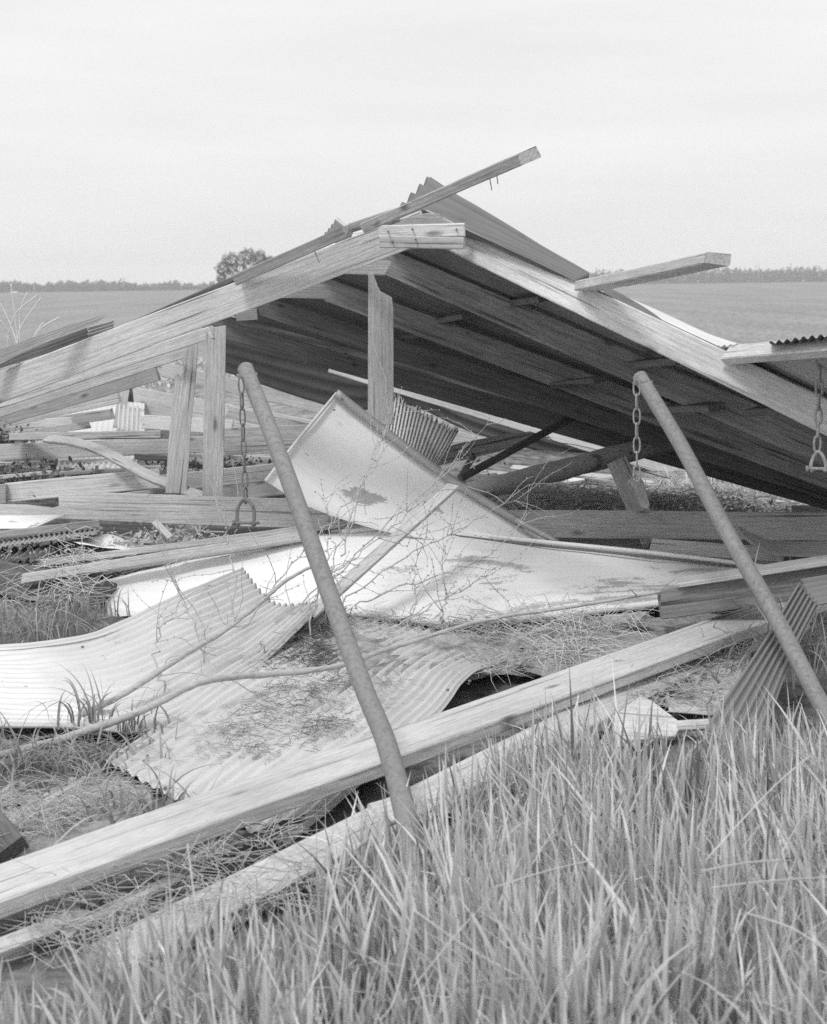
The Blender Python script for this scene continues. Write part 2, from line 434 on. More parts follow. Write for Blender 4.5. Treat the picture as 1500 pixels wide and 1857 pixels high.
def sheet(name, net, nc=0, amp=.006, mat=None, parent=None, label=None, cat='metal sheet', group=None, nv=24, per=8, dents=.004, thk=.0016, ragged=0.0, flip=False):
    """net[v][u] = (px, py, d): v runs along the ribs, u across them; nc corrugations across"""
    rows = [[P(*p) for p in r] for r in net]; nu = max(8, nc * per)
    # along v with Catmull, then across u
    def interp(pts, n):
        m = len(pts) - 1; out2 = []
        for i in range(n + 1):
            s = i / n * m; k = min(int(s), m - 1); t = s - k
            p0 = pts[max(0, k-1)]; p1 = pts[k]; p2 = pts[k+1]; p3 = pts[min(m, k+2)]
            if m == 1: out2.append(p1.lerp(p2, t)); continue
            out2.append(.5 * ((2*p1) + (p2-p0)*t + (2*p0-5*p1+4*p2-p3)*t*t + (3*p1-p0-3*p2+p3)*t**3))
        return out2
    cols = [interp([r[k] for r in rows], nv) for k in range(len(rows[0]))]
    grid = [interp([cols[k][j] for k in range(len(cols))], nu) for j in range(nv + 1)]
    off = rnd.random() * 50; o0 = grid[0][0].copy(); V = []; UV = []
    X = (grid[nv][0] - grid[0][0]).normalized(); Zt = X.cross(grid[0][nu] - grid[0][0]).normalized(); Yt = Zt.cross(X)
    M = frame(o0, X, Yt, Zt); Mi = M.inverted()
    for j in range(nv + 1):
        for i in range(nu + 1):
            p = grid[j][i]
            du = grid[j][min(nu, i+1)] - grid[j][max(0, i-1)]; dv = grid[min(nv, j+1)][i] - grid[max(0, j-1)][i]
            nn = du.cross(dv); nn = nn.normalized() if nn.length > 1e-9 else Vector((0, 0, 1))
            if (nn.z < 0) != flip: nn = -nn
            h = dents * (noise.noise(Vector((p.x * 2.2, p.y * 2.2, off + p.z))) + .4 * noise.noise(Vector((p.x * 7, p.y * 7, off))) + .7 * (.3 - abs(noise.noise(Vector((p.x * 3.1, p.y * 3.1, off + 20))))))
            if nc: h += amp * math.sin(2 * math.pi * nc * i / nu) * (1 + .25 * noise.noise(Vector((j * .2, i * .15, off))))
            q = p + nn * h
            if ragged and j in (0, nv): q = q + dv.normalized() * ragged * noise.noise(Vector((i * .35, off, j)))
            V.append(Mi @ q); UV.append((j / nv, i / nu))
    Fc = []
    for j in range(nv):
        for i in range(nu):
            a = j * (nu + 1) + i; Fc.append((a, a + 1, a + nu + 2, a + nu + 1))
    o = link_mesh(name, V, Fc, mat or TIN, parent, M, smooth=True, uvs=UV)
    md = o.modifiers.new('thickness', 'SOLIDIFY'); md.thickness = thk; md.offset = 0
    if parent is None: tag(o, label, cat, group)
    elif label: o['label'] = label
    return o
def nails(parent, spots, r=.0022):
    for (a, b) in spots:
        t = Tubes(); t.add([P(*a), P(*b)], r, 6); t.build('nail', CHAIN, parent)


# ---------------------------------------------------------------- the collapsed shed
shed = empty('collapsed_shed', P(760, 1000, 7.2), 'collapsed timber shed with a broken gable roof sagging over its fallen posts', 'shed')
RW, RT = .128, .038
# front gable pair
r1l = board('rafter', (772, 409, 6.6), (-80, 733, 7.15), .128, RT, 'cam', PALE, shed, 'pale front rafter on the left slope of the gable')
r1r = board('rafter', (768, 404, 6.9), (1620, 815, 5.3), .113, RT, 'cam', PALE, shed, 'pale front rafter on the right slope of the gable')
nails(r1l, [((571, 457, 6.56), (579, 476, 6.46))])
# rafters behind, under the roofing
INR = [((672, 462, 7.9), (1620, 868, 6.2), .125), ((545, 508, 9.1), (1640, 912, 6.9), .125), ((455, 548, 10.3), (1660, 938, 7.5), .125), ((372, 588, 11.5), (1660, 948, 8.1), .125)]
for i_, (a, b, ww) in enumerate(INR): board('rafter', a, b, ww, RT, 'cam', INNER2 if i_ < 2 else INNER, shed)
board('rafter', (600, 662, 11.9), (1480, 929, 11.0), .115, RT, 'cam', PALE, shed, 'pale rafter visible beyond the dark roofing')
for a, b, ww, m in [((385, 602, 7.95), (-70, 752, 8.65), .062, PALE), ((350, 632, 9.1), (-70, 768, 9.9), .075, PALE), ((286, 678, 10.4), (-70, 782, 11.2), .088, WOOD),
                 ((216, 719, 11.6), (-70, 780, 12.3), .095, PALE), ((204, 750, 12.6), (15, 776, 13.2), .085, WOOD)]:
    board('rafter', a, b, ww, RT, 'cam', m, shed, ragged=.008)
for a, b, ww, m in [((288, 668, 13.0), (1330, 912, 13.6), .115, PALE), ((240, 714, 13.8), (1200, 893, 14.6), .125, PALE), ((232, 737, 14.2), (1090, 880, 15.2), .10, PALE), ((246, 765, 14.6), (700, 812, 15.4), .11, PALE)]:
    board('rafter', a, b, ww, RT, 'cam', m, shed, ragged=.01)
# gusset plates at the ridge
g = board('gusset', (688, 421, 6.5), (843, 417, 6.45), .052, .03, 'cam', PALE, shed, 'split upper gusset board'); 
g2 = board('gusset', (690, 439, 6.5), (842, 441, 6.42), .047, .032, 'cam', WOOD, shed, 'lower gusset board')
nails(g, [((704, 420, 6.49), (704, 420, 6.44)), ((748, 415, 6.47), (748, 415, 6.43)), ((828, 416, 6.45), (828, 416, 6.41))], .004)
nails(g2, [((712, 438, 6.48), (712, 438, 6.44)), ((754, 434, 6.46), (754, 434, 6.42))], .004)
poly_board('ridge_block', [(722, 404), (738, 394), (776, 386), (799, 388), (801, 397), (843, 412), (836, 420), (700, 420), (698, 412)], 6.58, 6.55, .05, ((700, 410), (840, 410)), WOOD, shed)
board('gusset', (622, 484, 7.85), (727, 487, 7.8), .07, .03, 'cam', WOOD, shed)
board('gusset', (508, 527, 9.0), (604, 529, 8.95), .085, .03, 'cam', MIDW, shed)
board('gusset', (430, 573, 10.2), (468, 570, 10.15), .07, .03, 'cam', MIDW, shed)
# purlins that carried the roofing
pA = board('purlin', (672, 408, 6.35), (960, 283, 5.3), .040, .085, 'cam', WOOD, shed, 'broken purlin rising above the ridge', ragged=.006)
nails(pA, [((888, 322, 5.55), (892, 345, 5.55)), ((901, 317, 5.5), (903, 334, 5.5)), ((866, 328, 5.6), (868, 333, 5.6))], .0018)
board('purlin', (628, 420, 6.5), (430, 507, 6.72), .046, .08, 'cam', MIDW, shed, 'dark purlin lying on the left slope', ragged=.008)
board('purlin', (440, 500, 6.86), (215, 598, 7.02), .030, .07, 'cam', DARKW, shed)
board('purlin', (640, 412, 6.7), (722, 385, 6.6), .04, .06, 'cam', MIDW, shed)
pB = board('purlin', (1062, 520, 6.25), (1302, 469, 5.0), .092, .036, (.12, -.25, 1), PALE, shed, 'pale purlin jutting out past the right rafter', ragged=.01)
nails(pB, [((1228, 487, 5.3), (1232, 500, 5.3))], .0015)
board('purlin', (1322, 643, 5.75), (1640, 616, 4.7), .07, .036, (0, -1, .35), PALE, shed, 'purlin under the corrugated edge at the far right')
for a, b in [((915, 552, 7.6), (990, 540, 6.9)), ((795, 583, 8.6), (850, 572, 8.0)), ((735, 612, 9.6), (790, 603, 9.1)), ((1150, 660, 6.9), (1240, 652, 6.3)), ((1010, 697, 8.0), (1090, 688, 7.4)), ((1370, 745, 6.3), (1450, 742, 5.8)), ((640, 625, 10.6), (700, 612, 10.0)), ((1210, 740, 7.0), (1300, 738, 6.5)), ((560, 655, 11.4), (620, 645, 10.7))]:
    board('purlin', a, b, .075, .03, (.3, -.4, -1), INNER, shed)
# corrugated roofing still nailed to the right slope (seen from below)
def up(a, dy): return (a[0], a[1] - dy, a[2])
rL = [(765, 380, 6.75)] + [up(i[0], 30) for i in INR]; rR = [(1620, 778, 5.3)] + [up(i[1], 34) for i in INR]
rL[1] = (680, 440, 7.95)
sheet('roof_sheet', [rL, [tuple((a + b) / 2 for a, b in zip(p, q)) for p, q in zip(rL, rR)], rR], 44, .0065, TIN_DARK, shed, 'underside of the corrugated roofing, coloured dark for its shade', nv=30, per=6)
sheet('roof_sheet', [[(780, 320, 7.5), (718, 383, 7.05), (672, 428, 6.8)], [(926, 414, 7.05), (880, 436, 6.8), (850, 456, 6.7)], [(1068, 502, 6.65), (1050, 512, 6.5), (1030, 522, 6.4)]], 9, .019, TIN_MID, shed, 'peeled corrugated sheet standing up at the ridge', nv=24, flip=True)
sheet('roof_sheet', [[(609, 399, 7.4), (585, 430, 7.1)], [(640, 424, 7.2), (625, 445, 7.0)]], 4, .009, TIN_MID, shed, nv=8)
sheet('roof_sheet', [[(610, 392, 7.6), (612, 399, 7.5)], [(640, 414, 7.5), (638, 424, 7.4)], [(676, 402, 7.4), (678, 414, 7.3)]], 0, 0, TIN, shed, nv=40, dents=.001)
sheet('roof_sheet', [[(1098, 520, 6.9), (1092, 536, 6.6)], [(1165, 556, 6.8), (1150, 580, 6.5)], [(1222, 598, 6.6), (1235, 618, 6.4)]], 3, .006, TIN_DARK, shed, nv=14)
sheet('roof_sheet', [[(1104, 526, 7.1), (1108, 531, 6.95)], [(1215, 574, 6.9), (1205, 592, 6.6)], [(1300, 612, 6.7), (1265, 626, 6.3)], [(1372, 632, 6.5), (1305, 652, 6.15)]], 3, .004, TIN, shed, 'pale curled sheet on the right slope', nv=24)
sheet('roof_sheet', [[(1298, 630, 5.9), (1660, 596, 4.6)], [(1440, 705, 5.75), (1850, 690, 4.4)], [(1640, 800, 5.5), (2000, 790, 4.3)]], 26, .0055, TIN_GREY, shed, 'corrugated sheet overhanging at the far right', nv=20)
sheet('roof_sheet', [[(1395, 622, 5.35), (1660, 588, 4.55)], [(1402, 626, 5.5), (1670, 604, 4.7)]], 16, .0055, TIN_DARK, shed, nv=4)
# sheet of the dark bay further back
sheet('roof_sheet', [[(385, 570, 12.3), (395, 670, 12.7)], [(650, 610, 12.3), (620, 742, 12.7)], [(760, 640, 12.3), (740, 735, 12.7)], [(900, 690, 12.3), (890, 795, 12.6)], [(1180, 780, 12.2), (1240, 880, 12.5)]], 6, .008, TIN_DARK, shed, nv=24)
# posts
poly_board('post', [(668, 496), (677, 495), (684, 515), (690, 528), (711, 539), (714, 560), (714, 770), (667, 770)], 7.72, 7.66, .05, ((690, 500), (690, 770)), WOOD, shed, 'upright post under the ridge with a notched top')
poly_board('post', [(373, 596), (410, 590), (408, 760), (404, 905), (367, 905), (369, 760)], 7.95, 7.8, .06, ((392, 595), (386, 905)), WOOD, shed, 'grooved double post on the left')
poly_board('post', [(338, 606), (361, 604), (356, 680), (346, 780), (339, 895), (300, 895), (306, 800), (314, 710), (317, 682), (322, 676), (328, 684), (332, 672)], 8.2, 8.05, .06, ((350, 606), (320, 895)), WOOD, shed, 'leaning post with a broken shoulder')
poly_board('post', [(217, 702), (236, 700), (230, 740), (226, 776), (205, 773), (211, 735)], 13.4, 13.3, .06, ((226, 702), (216, 776)), PALE, shed, 'short stub of a post hanging between the rear rafters')
poly_board('post', [(236, 700), (240, 702), (243, 730), (230, 728)], 13.5, 13.5, .05, ((236, 700), (236, 730)), DARKW, shed)
# left slope roofing, torn off
poly_board('purlin', [(-50, 652), (0, 633), (135, 586), (194, 569), (196, 571), (176, 585), (120, 606), (0, 658), (-50, 680)], 6.75, 6.95, .03, ((-50, 665), (196, 572)), WOOD, shed, 'pale torn purlin on the left slope')
poly_board('purlin', [(-50, 682), (0, 660), (70, 626), (158, 594), (164, 616), (90, 640), (0, 668), (-50, 690)], 6.95, 7.15, .03, ((-50, 684), (164, 605)), DARKW, shed)
sheet('roof_sheet', [[(158, 594, 7.05), (163, 618, 7.0)], [(205, 582, 7.3), (208, 602, 7.2)]], 4, .006, TIN_GREY, shed, nv=10, ragged=.02)

# ---------------------------------------------------------------- loose timber
TB = 'loose boards in the wreckage'
def L(name, a, b, wpx, thk, facing, mat, label, ragged=.004, cat='board', **k):
    d = (a[2] + b[2]) / 2
    return board(name, a, b, wpx * d / F, thk, facing, mat, None, label, cat, TB, ragged, **k)
L('long_board', (-90, 1648, 3.45), (1560, 1056, 6.55), 112, .045, 'up', PALE, 'wide pale plank crossing the whole foreground from the left edge to the leaning ribbed sheet')
L('long_board', (190, 1750, 3.32), (1400, 1134, 6.12), 66, .05, (0, -.6, 1), PALE, 'lower rough plank nearest the grass, tucked under the front edge of the wide plank')
L('loose_board', (885, 950, 7.62), (1600, 956, 7.5), 52, .04, 'cam', WOOD, 'grey knotted beam lying level behind the right end of the white panel')
L('loose_board', (930, 986, 7.85), (1420, 984, 7.8), 46, .04, 'cam', MIDW, 'darker beam just below and behind the grey knotted beam')
L('loose_board', (1182, 993, 7.25), (1420, 1010, 7.0), 34, .04, 'tilt', PALE, 'short pale board under the curled corrugated strip on the right')
L('loose_board', (1120, 838, 8.4), (1186, 985, 7.75), 40, .03, (-.3, -1, .5), PALE, 'pale short board leaning behind the iron hook plate')
L('loose_board', (1436, 925, 8.6), (1600, 925, 8.5), 18, .05, 'cam', MIDW, 'board end poking in under the low end of the roof at the right edge')
L('loose_board', (1215, 931, 8.8), (1440, 936, 8.8), 5, .05, 'cam', PALE, 'thin pale strip lying in the weeds behind the knotted beam')
L('loose_board', (835, 868, 8.6), (1038, 757, 9.1), 14, .04, 'cam', DARKW, 'thin dark stick propped up against the rear rafter')
L('loose_board', (838, 862, 8.9), (860, 826, 8.9), 12, .03, 'cam', DARKW, 'short dark stub at the foot of the thin dark stick', ragged=.015)
poly_board('loose_board', [(770, 836), (800, 812), (850, 800), (925, 786), (962, 782), (1000, 794), (960, 800), (900, 820), (850, 832), (780, 848)], 9.6, 9.9, .03, ((770, 836), (1000, 790)), MIDW, None, 'twisted grey-brown board behind the ribbed tin scrap', 'board', TB)
for a, b, wp, m, lb in [((760, 830, 12.2), (1260, 868, 11.2), 22, PALE, 'pale board, topmost of the slats beyond the round pole'), ((840, 856, 10.8), (1115, 880, 10.3), 13, PALE, 'second slat beyond the round pole, half buried'),
                     ((850, 880, 10.0), (1130, 898, 9.7), 12, MIDW, 'greyish slat below the round pole'), ((930, 850, 11.2), (1190, 876, 10.4), 12, PALE, 'thin pale slat right of the round pole'), ((960, 905, 9.2), (1200, 912, 9.1), 8, PALE, 'lowest pale sliver on the ground below the round pole')]:
    L('loose_board', a, b, wp, .04, 'tilt', m, lb)
# left pile
L('loose_board', (28, 792, 9.7), (303, 789, 9.0), 14, .10, (0, -1, .12), WOOD, 'plank lying flat on top of the left pile with its sawn end showing')
L('loose_board', (-70, 823, 9.75), (585, 797, 9.85), 30, .04, 'cam', WOOD, 'long level beam passing behind the two left posts')
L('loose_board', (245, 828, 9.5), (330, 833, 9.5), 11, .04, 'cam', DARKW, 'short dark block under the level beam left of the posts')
L('loose_board', (12, 894, 8.65), (292, 868, 8.6), 36, .045, 'cam', PALE, 'split beam with a knot near its right end on the left pile')
L('loose_board', (-80, 898, 8.6), (12, 895, 8.6), 36, .04, 'cam', WOOD, 'beam end butting against the split beam at the left edge')
L('loose_board', (286, 878, 8.75), (520, 853, 8.9), 32, .04, 'cam', WOOD, 'beam showing behind the foot of the double post')
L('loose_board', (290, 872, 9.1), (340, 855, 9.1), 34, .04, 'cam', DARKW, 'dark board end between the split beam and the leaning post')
L('loose_board', (390, 902, 8.6), (530, 884, 8.4), 40, .03, 'tilt', MIDW, 'grooved board lying flat behind the left shackle')
poly_board('loose_board', [(-60, 912), (45, 915), (95, 921), (107, 917), (105, 890), (300, 897), (450, 902), (570, 905), (620, 912), (618, 958), (470, 955), (300, 950), (170, 943), (90, 940), (-60, 936)], 7.65, 7.55, .045, ((-60, 920), (620, 935)), PALE, None, 'pale torn beam with a stepped broken left half, behind the left shackle', 'board', TB)
curved_board('bent_board', [(85, 796, 9.0), (135, 802, 8.85), (190, 820, 8.6), (260, 858, 8.35), (330, 888, 8.1), (400, 912, 7.9)], .066, .02, 'tilt', WOOD, 'thin plank bent into an arc and running down to the foot of the left posts', 'board', TB)
L('loose_board', (50, 862, 9.3), (262, 851, 9.2), 8, .05, 'cam', MIDW, 'thin dark-edged batten below the crumpled ribbed tin on the left pile')
L('loose_board', (-60, 977, 7.15), (180, 950, 7.3), 14, .07, 'cam', MIDW, 'beam edge at the far left lying over wavy tin')
L('loose_board', (178, 966, 7.45), (300, 968, 7.5), 34, .04, 'cam', DARKW, 'dark board end under the torn beam on the left')
L('loose_board', (283, 948, 7.35), (312, 978, 7.2), 14, .03, 'cam', WOOD, 'small splintered stub hanging below the torn beam')
L('long_board', (50, 1026, 6.95), (620, 952, 7.35), 13, .09, (0, -1, .2), WOOD, 'upper of two long battens above the white panel at left', ragged=.02)
L('long_board', (40, 1052, 6.7), (560, 972, 7.2), 18, .09, (0, -1, .3), PALE, 'lower of two long battens, resting on the white panel', ragged=.02)
L('timber', (-40, 1040, 6.9), (196, 1086, 6.75), 62, .13, 'cam', DARKW, 'dark heavy timber end beside the white panel at left', cat='timber')
L('timber', (1196, 1097, 5.95), (1600, 1038, 5.75), 56, .11, 'cam', ROUGHW, 'thick rough-hewn timber with a splintered end resting on the white panel', ragged=.03, cat='timber')
L('loose_board', (1235, 1056, 5.93), (1600, 1000, 5.72), 75, .018, 'up', PALE, 'cracked pale board lying on top of the thick rough-hewn timber', ragged=.02)
L('loose_board', (1095, 1128, 6.2), (1172, 1122, 6.0), 24, .04, 'tilt', WOOD, 'small block of wood under the right tip of the white panel')
L('loose_board', (560, 1118, 6.0), (820, 884, 6.75), 26, .018, (-.2, -.6, 1), PALE, 'narrow pale lath leaning up over the white panels', ragged=.012)
L('loose_board', (545, 1345, 5.0), (640, 1215, 5.45), 20, .02, 'up', PALE, 'short pale stick lying on the corrugated sheet left of the pipe')
L('loose_board', (500, 1225, 5.75), (606, 1085, 6.2), 24, .03, 'cam', WOOD, 'board edge beneath the right side of the upper corrugated sheet')
L('loose_board', (10, 1505, 4.35), (238, 1395, 4.85), 30, .03, 'up', MIDW, 'half-buried grey board in the sand at left')
L('loose_board', (60, 1470, 4.4), (205, 1385, 4.85), 16, .02, 'up', WOOD, 'narrow splintered batten beside the half-buried grey board')
L('loose_board', (300, 1345, 5.1), (520, 1190, 5.9), 24, .03, 'up', MIDW, 'worn board between the two corrugated sheets')
L('loose_board', (-30, 1480, 4.1), (22, 1545, 4.0), 62, .05, 'cam', DARKW, 'dark post stump cut off by the left edge of the picture')
L('loose_board', (690, 1478, 4.1), (820, 1440, 4.35), 60, .02, 'tilt', PALE, 'pale scrap in the grass behind the foot of the left pipe', ragged=.02)
poly_board('loose_board', [(1110, 1300), (1160, 1262), (1180, 1268), (1238, 1312), (1225, 1335), (1120, 1345)], 5.0, 5.0, .02, ((1110, 1300), (1238, 1312)), PALE, None, 'pale pointed scrap of board at the edge of the tall grass', 'board', TB, facing='tilt')
L('loose_board', (1225, 1318, 5.0), (1330, 1312, 5.0), 22, .02, 'tilt', PALE, 'pale scrap beside the foot of the leaning ribbed sheet')
L('loose_board', (620, 1560, 3.9), (900, 1420, 4.4), 12, .02, 'tilt', MIDW, 'thin batten hidden in the grass below the long planks')
# rear pile: many half-hidden pieces of the collapsed bays
rp = [((-60, 742, 12.8), (190, 722, 12.4), 20, PALE, 'pale board low in the left rear fan, upper one'), ((-40, 800, 11.6), (160, 770, 11.9), 14, WOOD, 'thin board in the left rear pile sloping up to the right'),
      ((0, 842, 9.9), (200, 836, 9.8), 8, PALE, 'thin pale lath below the level beam at far left'), ((120, 845, 10.2), (300, 826, 10.6), 10, WOOD, 'grey lath crossing behind the bent plank'),
      ((255, 812, 11.5), (640, 830, 11.6), 16, PALE, 'pale board behind the feet of the left posts'), ((400, 846, 10.6), (660, 826, 11.0), 14, MIDW, 'grey board between the left chain and the white panel'),
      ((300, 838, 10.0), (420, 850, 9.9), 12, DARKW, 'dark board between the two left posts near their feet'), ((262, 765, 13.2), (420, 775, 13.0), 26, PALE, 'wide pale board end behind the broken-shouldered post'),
      ((400, 785, 12.6), (640, 775, 12.8), 16, WOOD, 'board behind the left chain just above the level beam'), ((430, 880, 9.4), (560, 870, 9.5), 12, PALE, 'pale lath behind the shaft of the left pipe'),
      ((190, 902, 8.3), (330, 884, 8.4), 8, WOOD, 'thin batten lying on the torn beam'), ((-40, 870, 9.0), (90, 858, 9.1), 8, PALE, 'narrow pale lath at the far left above the beam end'),
      ((1010, 880, 9.9), (1110, 866, 10.2), 7, PALE, 'small pale lath on the ground beyond the round pole'), ((1220, 898, 9.3), (1420, 908, 9.2), 7, PALE, 'long pale lath in the weeds behind the right pipe'),
      ((780, 872, 10.1), (900, 864, 10.2), 12, PALE, 'pale board end showing just right of the rolled panel edge'), ((740, 862, 11.6), (880, 852, 11.8), 12, WOOD, 'grey board end behind the ribbed tin scrap')]
rp += [((408, 815, 11.2), (640, 800, 11.6), 22, PALE, 'wide pale board crossing behind the left chain'), ((410, 745, 13.0), (620, 790, 13.4), 20, PALE, 'pale board sloping down behind the left chain towards the white panel'),
       ((-40, 772, 12.2), (130, 765, 12.4), 16, PALE, 'pale board at the far left edge above the level beam'), ((130, 858, 9.9), (300, 850, 10.0), 14, PALE, 'pale board end filling the gap below the level beam'),
       ((410, 866, 9.8), (560, 858, 10.0), 16, PALE, 'pale board low behind the left chain'), ((440, 836, 10.9), (610, 846, 10.8), 16, WOOD, 'weathered board between the chain and the white panel corner'),
       ((270, 720, 14.6), (360, 742, 14.8), 18, PALE, 'pale splintered board just left of the broken-shouldered post'), ((20, 858, 9.7), (120, 874, 9.5), 10, WOOD, 'short broken batten tilting down at the far left'),
       ((860, 850, 12.8), (1020, 868, 12.6), 16, PALE, 'pale board lying behind the thin dark stick'), ((1060, 872, 10.0), (1220, 888, 9.9), 12, PALE, 'pale board on the ground past the leaning short board'),
       ((1240, 872, 10.1), (1400, 894, 9.9), 10, PALE, 'pale board far back under the eave behind the right pipe')]
for a_, b_, wp_, m_, lb_ in rp: L('loose_board', a_, b_, wp_, .04, 'cam', m_, lb_, ragged=.02)
L('loose_board', (-40, 1735, 3.3), (150, 1660, 3.6), 40, .02, 'tilt', PALE, 'splintered pale board half buried in grass at the bottom left', ragged=.03)
L('loose_board', (120, 1690, 3.45), (330, 1590, 3.85), 26, .02, 'tilt', WOOD, 'short broken board between the two long planks at the lower left', ragged=.03)
# round pole
t = Tubes(); t.add(catmull([P(*p) for p in [(800, 905, 8.05), (905, 880, 8.3), (1020, 852, 8.45), (1110, 828, 8.55), (1260, 790, 8.8)]], 8), [.055] * 33, 14, .12); 
tag(t.build('round_pole', WOOD), 'dark round pole propped under the low edge of the roof', 'pole')

# ---------------------------------------------------------------- metal sheets
GS = 'fallen metal sheets'
# big tilted panel with a rolled edge
p1 = sheet('white_panel', [[(612, 712, 7.42), (548, 790, 7.3), (482, 872, 7.1)], [(720, 796, 7.45), (640, 862, 7.32), (560, 918, 7.15)], [(830, 874, 7.45), (770, 915, 7.34), (690, 962, 7.2)], [(925, 942, 7.4), (890, 962, 7.34), (830, 985, 7.2)], [(1010, 986, 7.4), (985, 990, 7.3), (940, 1000, 7.2)]],
           0, 0, WHITE2, None, 'large white sheet-metal panel tilted up like a sail in the middle', 'metal panel', GS, nv=40, dents=.010)
t = Tubes(); t.add(catmull([P(*p) for p in [(610, 712, 7.38), (720, 798, 7.40), (830, 877, 7.40), (940, 945, 7.36)]], 8), .019, 10); t.add(catmull([P(*p) for p in [(935, 942, 7.34), (1012, 984, 7.3)]], 6), .015, 8)
t.build('rolled_edge', TIN_GREY, p1)
t = Tubes(); t.add([P(611, 713, 7.4), P(545, 792, 7.28), P(482, 872, 7.08)], .008, 6); t.build('hem', TIN, p1)
p2 = sheet('white_panel', [[(192, 1050, 6.95), (192, 1056, 6.9), (194, 1062, 6.86), (200, 1118, 6.62)], [(400, 1003, 7.15), (410, 1014, 7.08), (420, 1030, 7.0), (420, 1112, 6.5)], [(620, 966, 7.3), (628, 980, 7.2), (632, 1000, 7.08), (640, 1112, 6.42)], [(770, 958, 7.35), (775, 972, 7.25), (780, 1000, 7.08), (800, 1128, 6.38)],
            [(950, 979, 7.3), (955, 990, 7.22), (960, 1014, 7.05), (960, 1118, 6.4)], [(1180, 1003, 7.1), (1180, 1014, 7.05), (1180, 1032, 6.92), (1190, 1094, 6.4)], [(1400, 1030, 6.95), (1400, 1036, 6.9), (1400, 1040, 6.8), (1400, 1068, 6.4)]],
           0, 0, WHITE, None, 'long bright white metal panel stained with rust, lying flat across the middle', 'metal panel', GS, nv=80, dents=.013)
t = Tubes(); t.add(catmull([P(*p) for p in [(620, 964, 7.28), (770, 958, 7.31), (950, 979, 7.26), (1180, 1002, 7.06), (1400, 1029, 6.9)]], 10), .010, 8); t.build('hem', WHITE2, p2)
t = Tubes(); t.add(catmull([P(*p) for p in [(775, 966, 7.26), (950, 986, 7.22), (1180, 1010, 7.03), (1400, 1036, 6.88)]], 10), .006, 8); t.build('hem', TIN_DARK, p2)
t = Tubes(); t.add(catmull([P(*p) for p in [(600, 1110, 6.45), (640, 1112, 6.41), (720, 1120, 6.39), (800, 1129, 6.37), (960, 1119, 6.39), (1190, 1095, 6.39), (1330, 1072, 6.4)]], 8), .016, 8); t.build('rolled_edge', WHITE2, p2)
t = Tubes(); t.add([P(192, 1050, 6.95), P(200, 1118, 6.62)], .012, 8); t.build('hem', TIN_GREY, p2)
# corrugated sheets
s1 = sheet('corrugated_sheet', [[(-80, 1178, 5.75), (-80, 1240, 5.4), (-80, 1306, 5.05)], [(60, 1168, 5.8), (80, 1240, 5.4), (110, 1316, 5.05)], [(190, 1145, 5.9), (230, 1225, 5.5), (285, 1318, 5.05)], [(320, 1085, 6.1), (370, 1160, 5.75), (440, 1228, 5.45)], [(440, 1036, 6.4), (500, 1096, 6.1), (592, 1094, 6.1)]],
      17, .012, TIN, None, 'long pale corrugated sheet lying at the left edge', 'corrugated sheet', GS, nv=60, dents=.014)
sheet('ridge_flashing', [[(-80, 1175, 5.76), (-80, 1184, 5.70)], [(60, 1164, 5.82), (62, 1174, 5.75)], [(190, 1141, 5.91), (193, 1151, 5.85)], [(320, 1081, 6.13), (324, 1092, 6.06)], [(440, 1032, 6.4), (447, 1043, 6.34)]], 0, 0, TIN_FLASH, s1, nv=30)
s2 = sheet('corrugated_sheet', [[(190, 1382, 4.78), (350, 1460, 4.42), (520, 1535, 4.15)], [(300, 1308, 5.1), (470, 1370, 4.78), (650, 1425, 4.5)], [(430, 1225, 5.5), (620, 1268, 5.25), (790, 1300, 5.06)], [(540, 1165, 5.9), (720, 1190, 5.7), (855, 1222, 5.5)], [(640, 1125, 6.2), (800, 1150, 6.0), (950, 1186, 5.85)]],
      19, .0075, TIN, None, 'pale corrugated sheet half buried in dirt in the lower middle', 'corrugated sheet', GS, nv=60, ragged=.006, dents=.012)
sheet('corrugated_sheet', [[(1447, 1058, 5.45), (1484, 1098, 5.4)], [(1380, 1170, 5.2), (1432, 1205, 5.15)], [(1298, 1290, 4.95), (1388, 1330, 4.85)], [(1270, 1345, 4.85), (1360, 1400, 4.7)]], 6, .010, TIN_SLATE, None, 'dull ribbed sheet standing on end beside the right pipe', 'corrugated sheet', GS, nv=24)
sheet('corrugated_sheet', [[(1452, 1052, 5.75), (1470, 1100, 5.5)], [(1520, 1040, 5.6), (1540, 1085, 5.4)], [(1600, 1028, 5.4), (1620, 1060, 5.2)]], 5, .009, TIN_SLATE, None, 'dull ribbed sheet jutting in at the right edge behind the standing one', 'corrugated sheet', GS, nv=16)
sheet('corrugated_sheet', [[(1338, 955, 7.0), (1349, 974, 6.8)], [(1372, 972, 7.05), (1378, 995, 6.82)], [(1420, 982, 7.05), (1430, 1008, 6.8)], [(1600, 984, 7.0), (1600, 1012, 6.75)]], 7, .005, TIN_GREY, None, 'short curled corrugated strip on the knotted beam at right', 'corrugated sheet', GS, nv=24)
sheet('corrugated_sheet', [[(700, 712, 8.2), (760, 745, 8.3), (832, 782, 8.4)], [(690, 790, 8.1), (740, 822, 8.15), (790, 852, 8.2)]], 22, .0055, TIN, None, 'small torn scrap of ribbed tin right behind the ridge post', 'corrugated sheet', GS, nv=12, ragged=.04)
sheet('corrugated_sheet', [[(80, 745, 14.2), (262, 725, 14.2)], [(40, 822, 12.9), (262, 815, 12.9)]], 20, .006, TIN, None, 'crumpled ribbed tin between rafters on the left pile', 'corrugated sheet', GS, nv=12, ragged=.01, dents=.03)
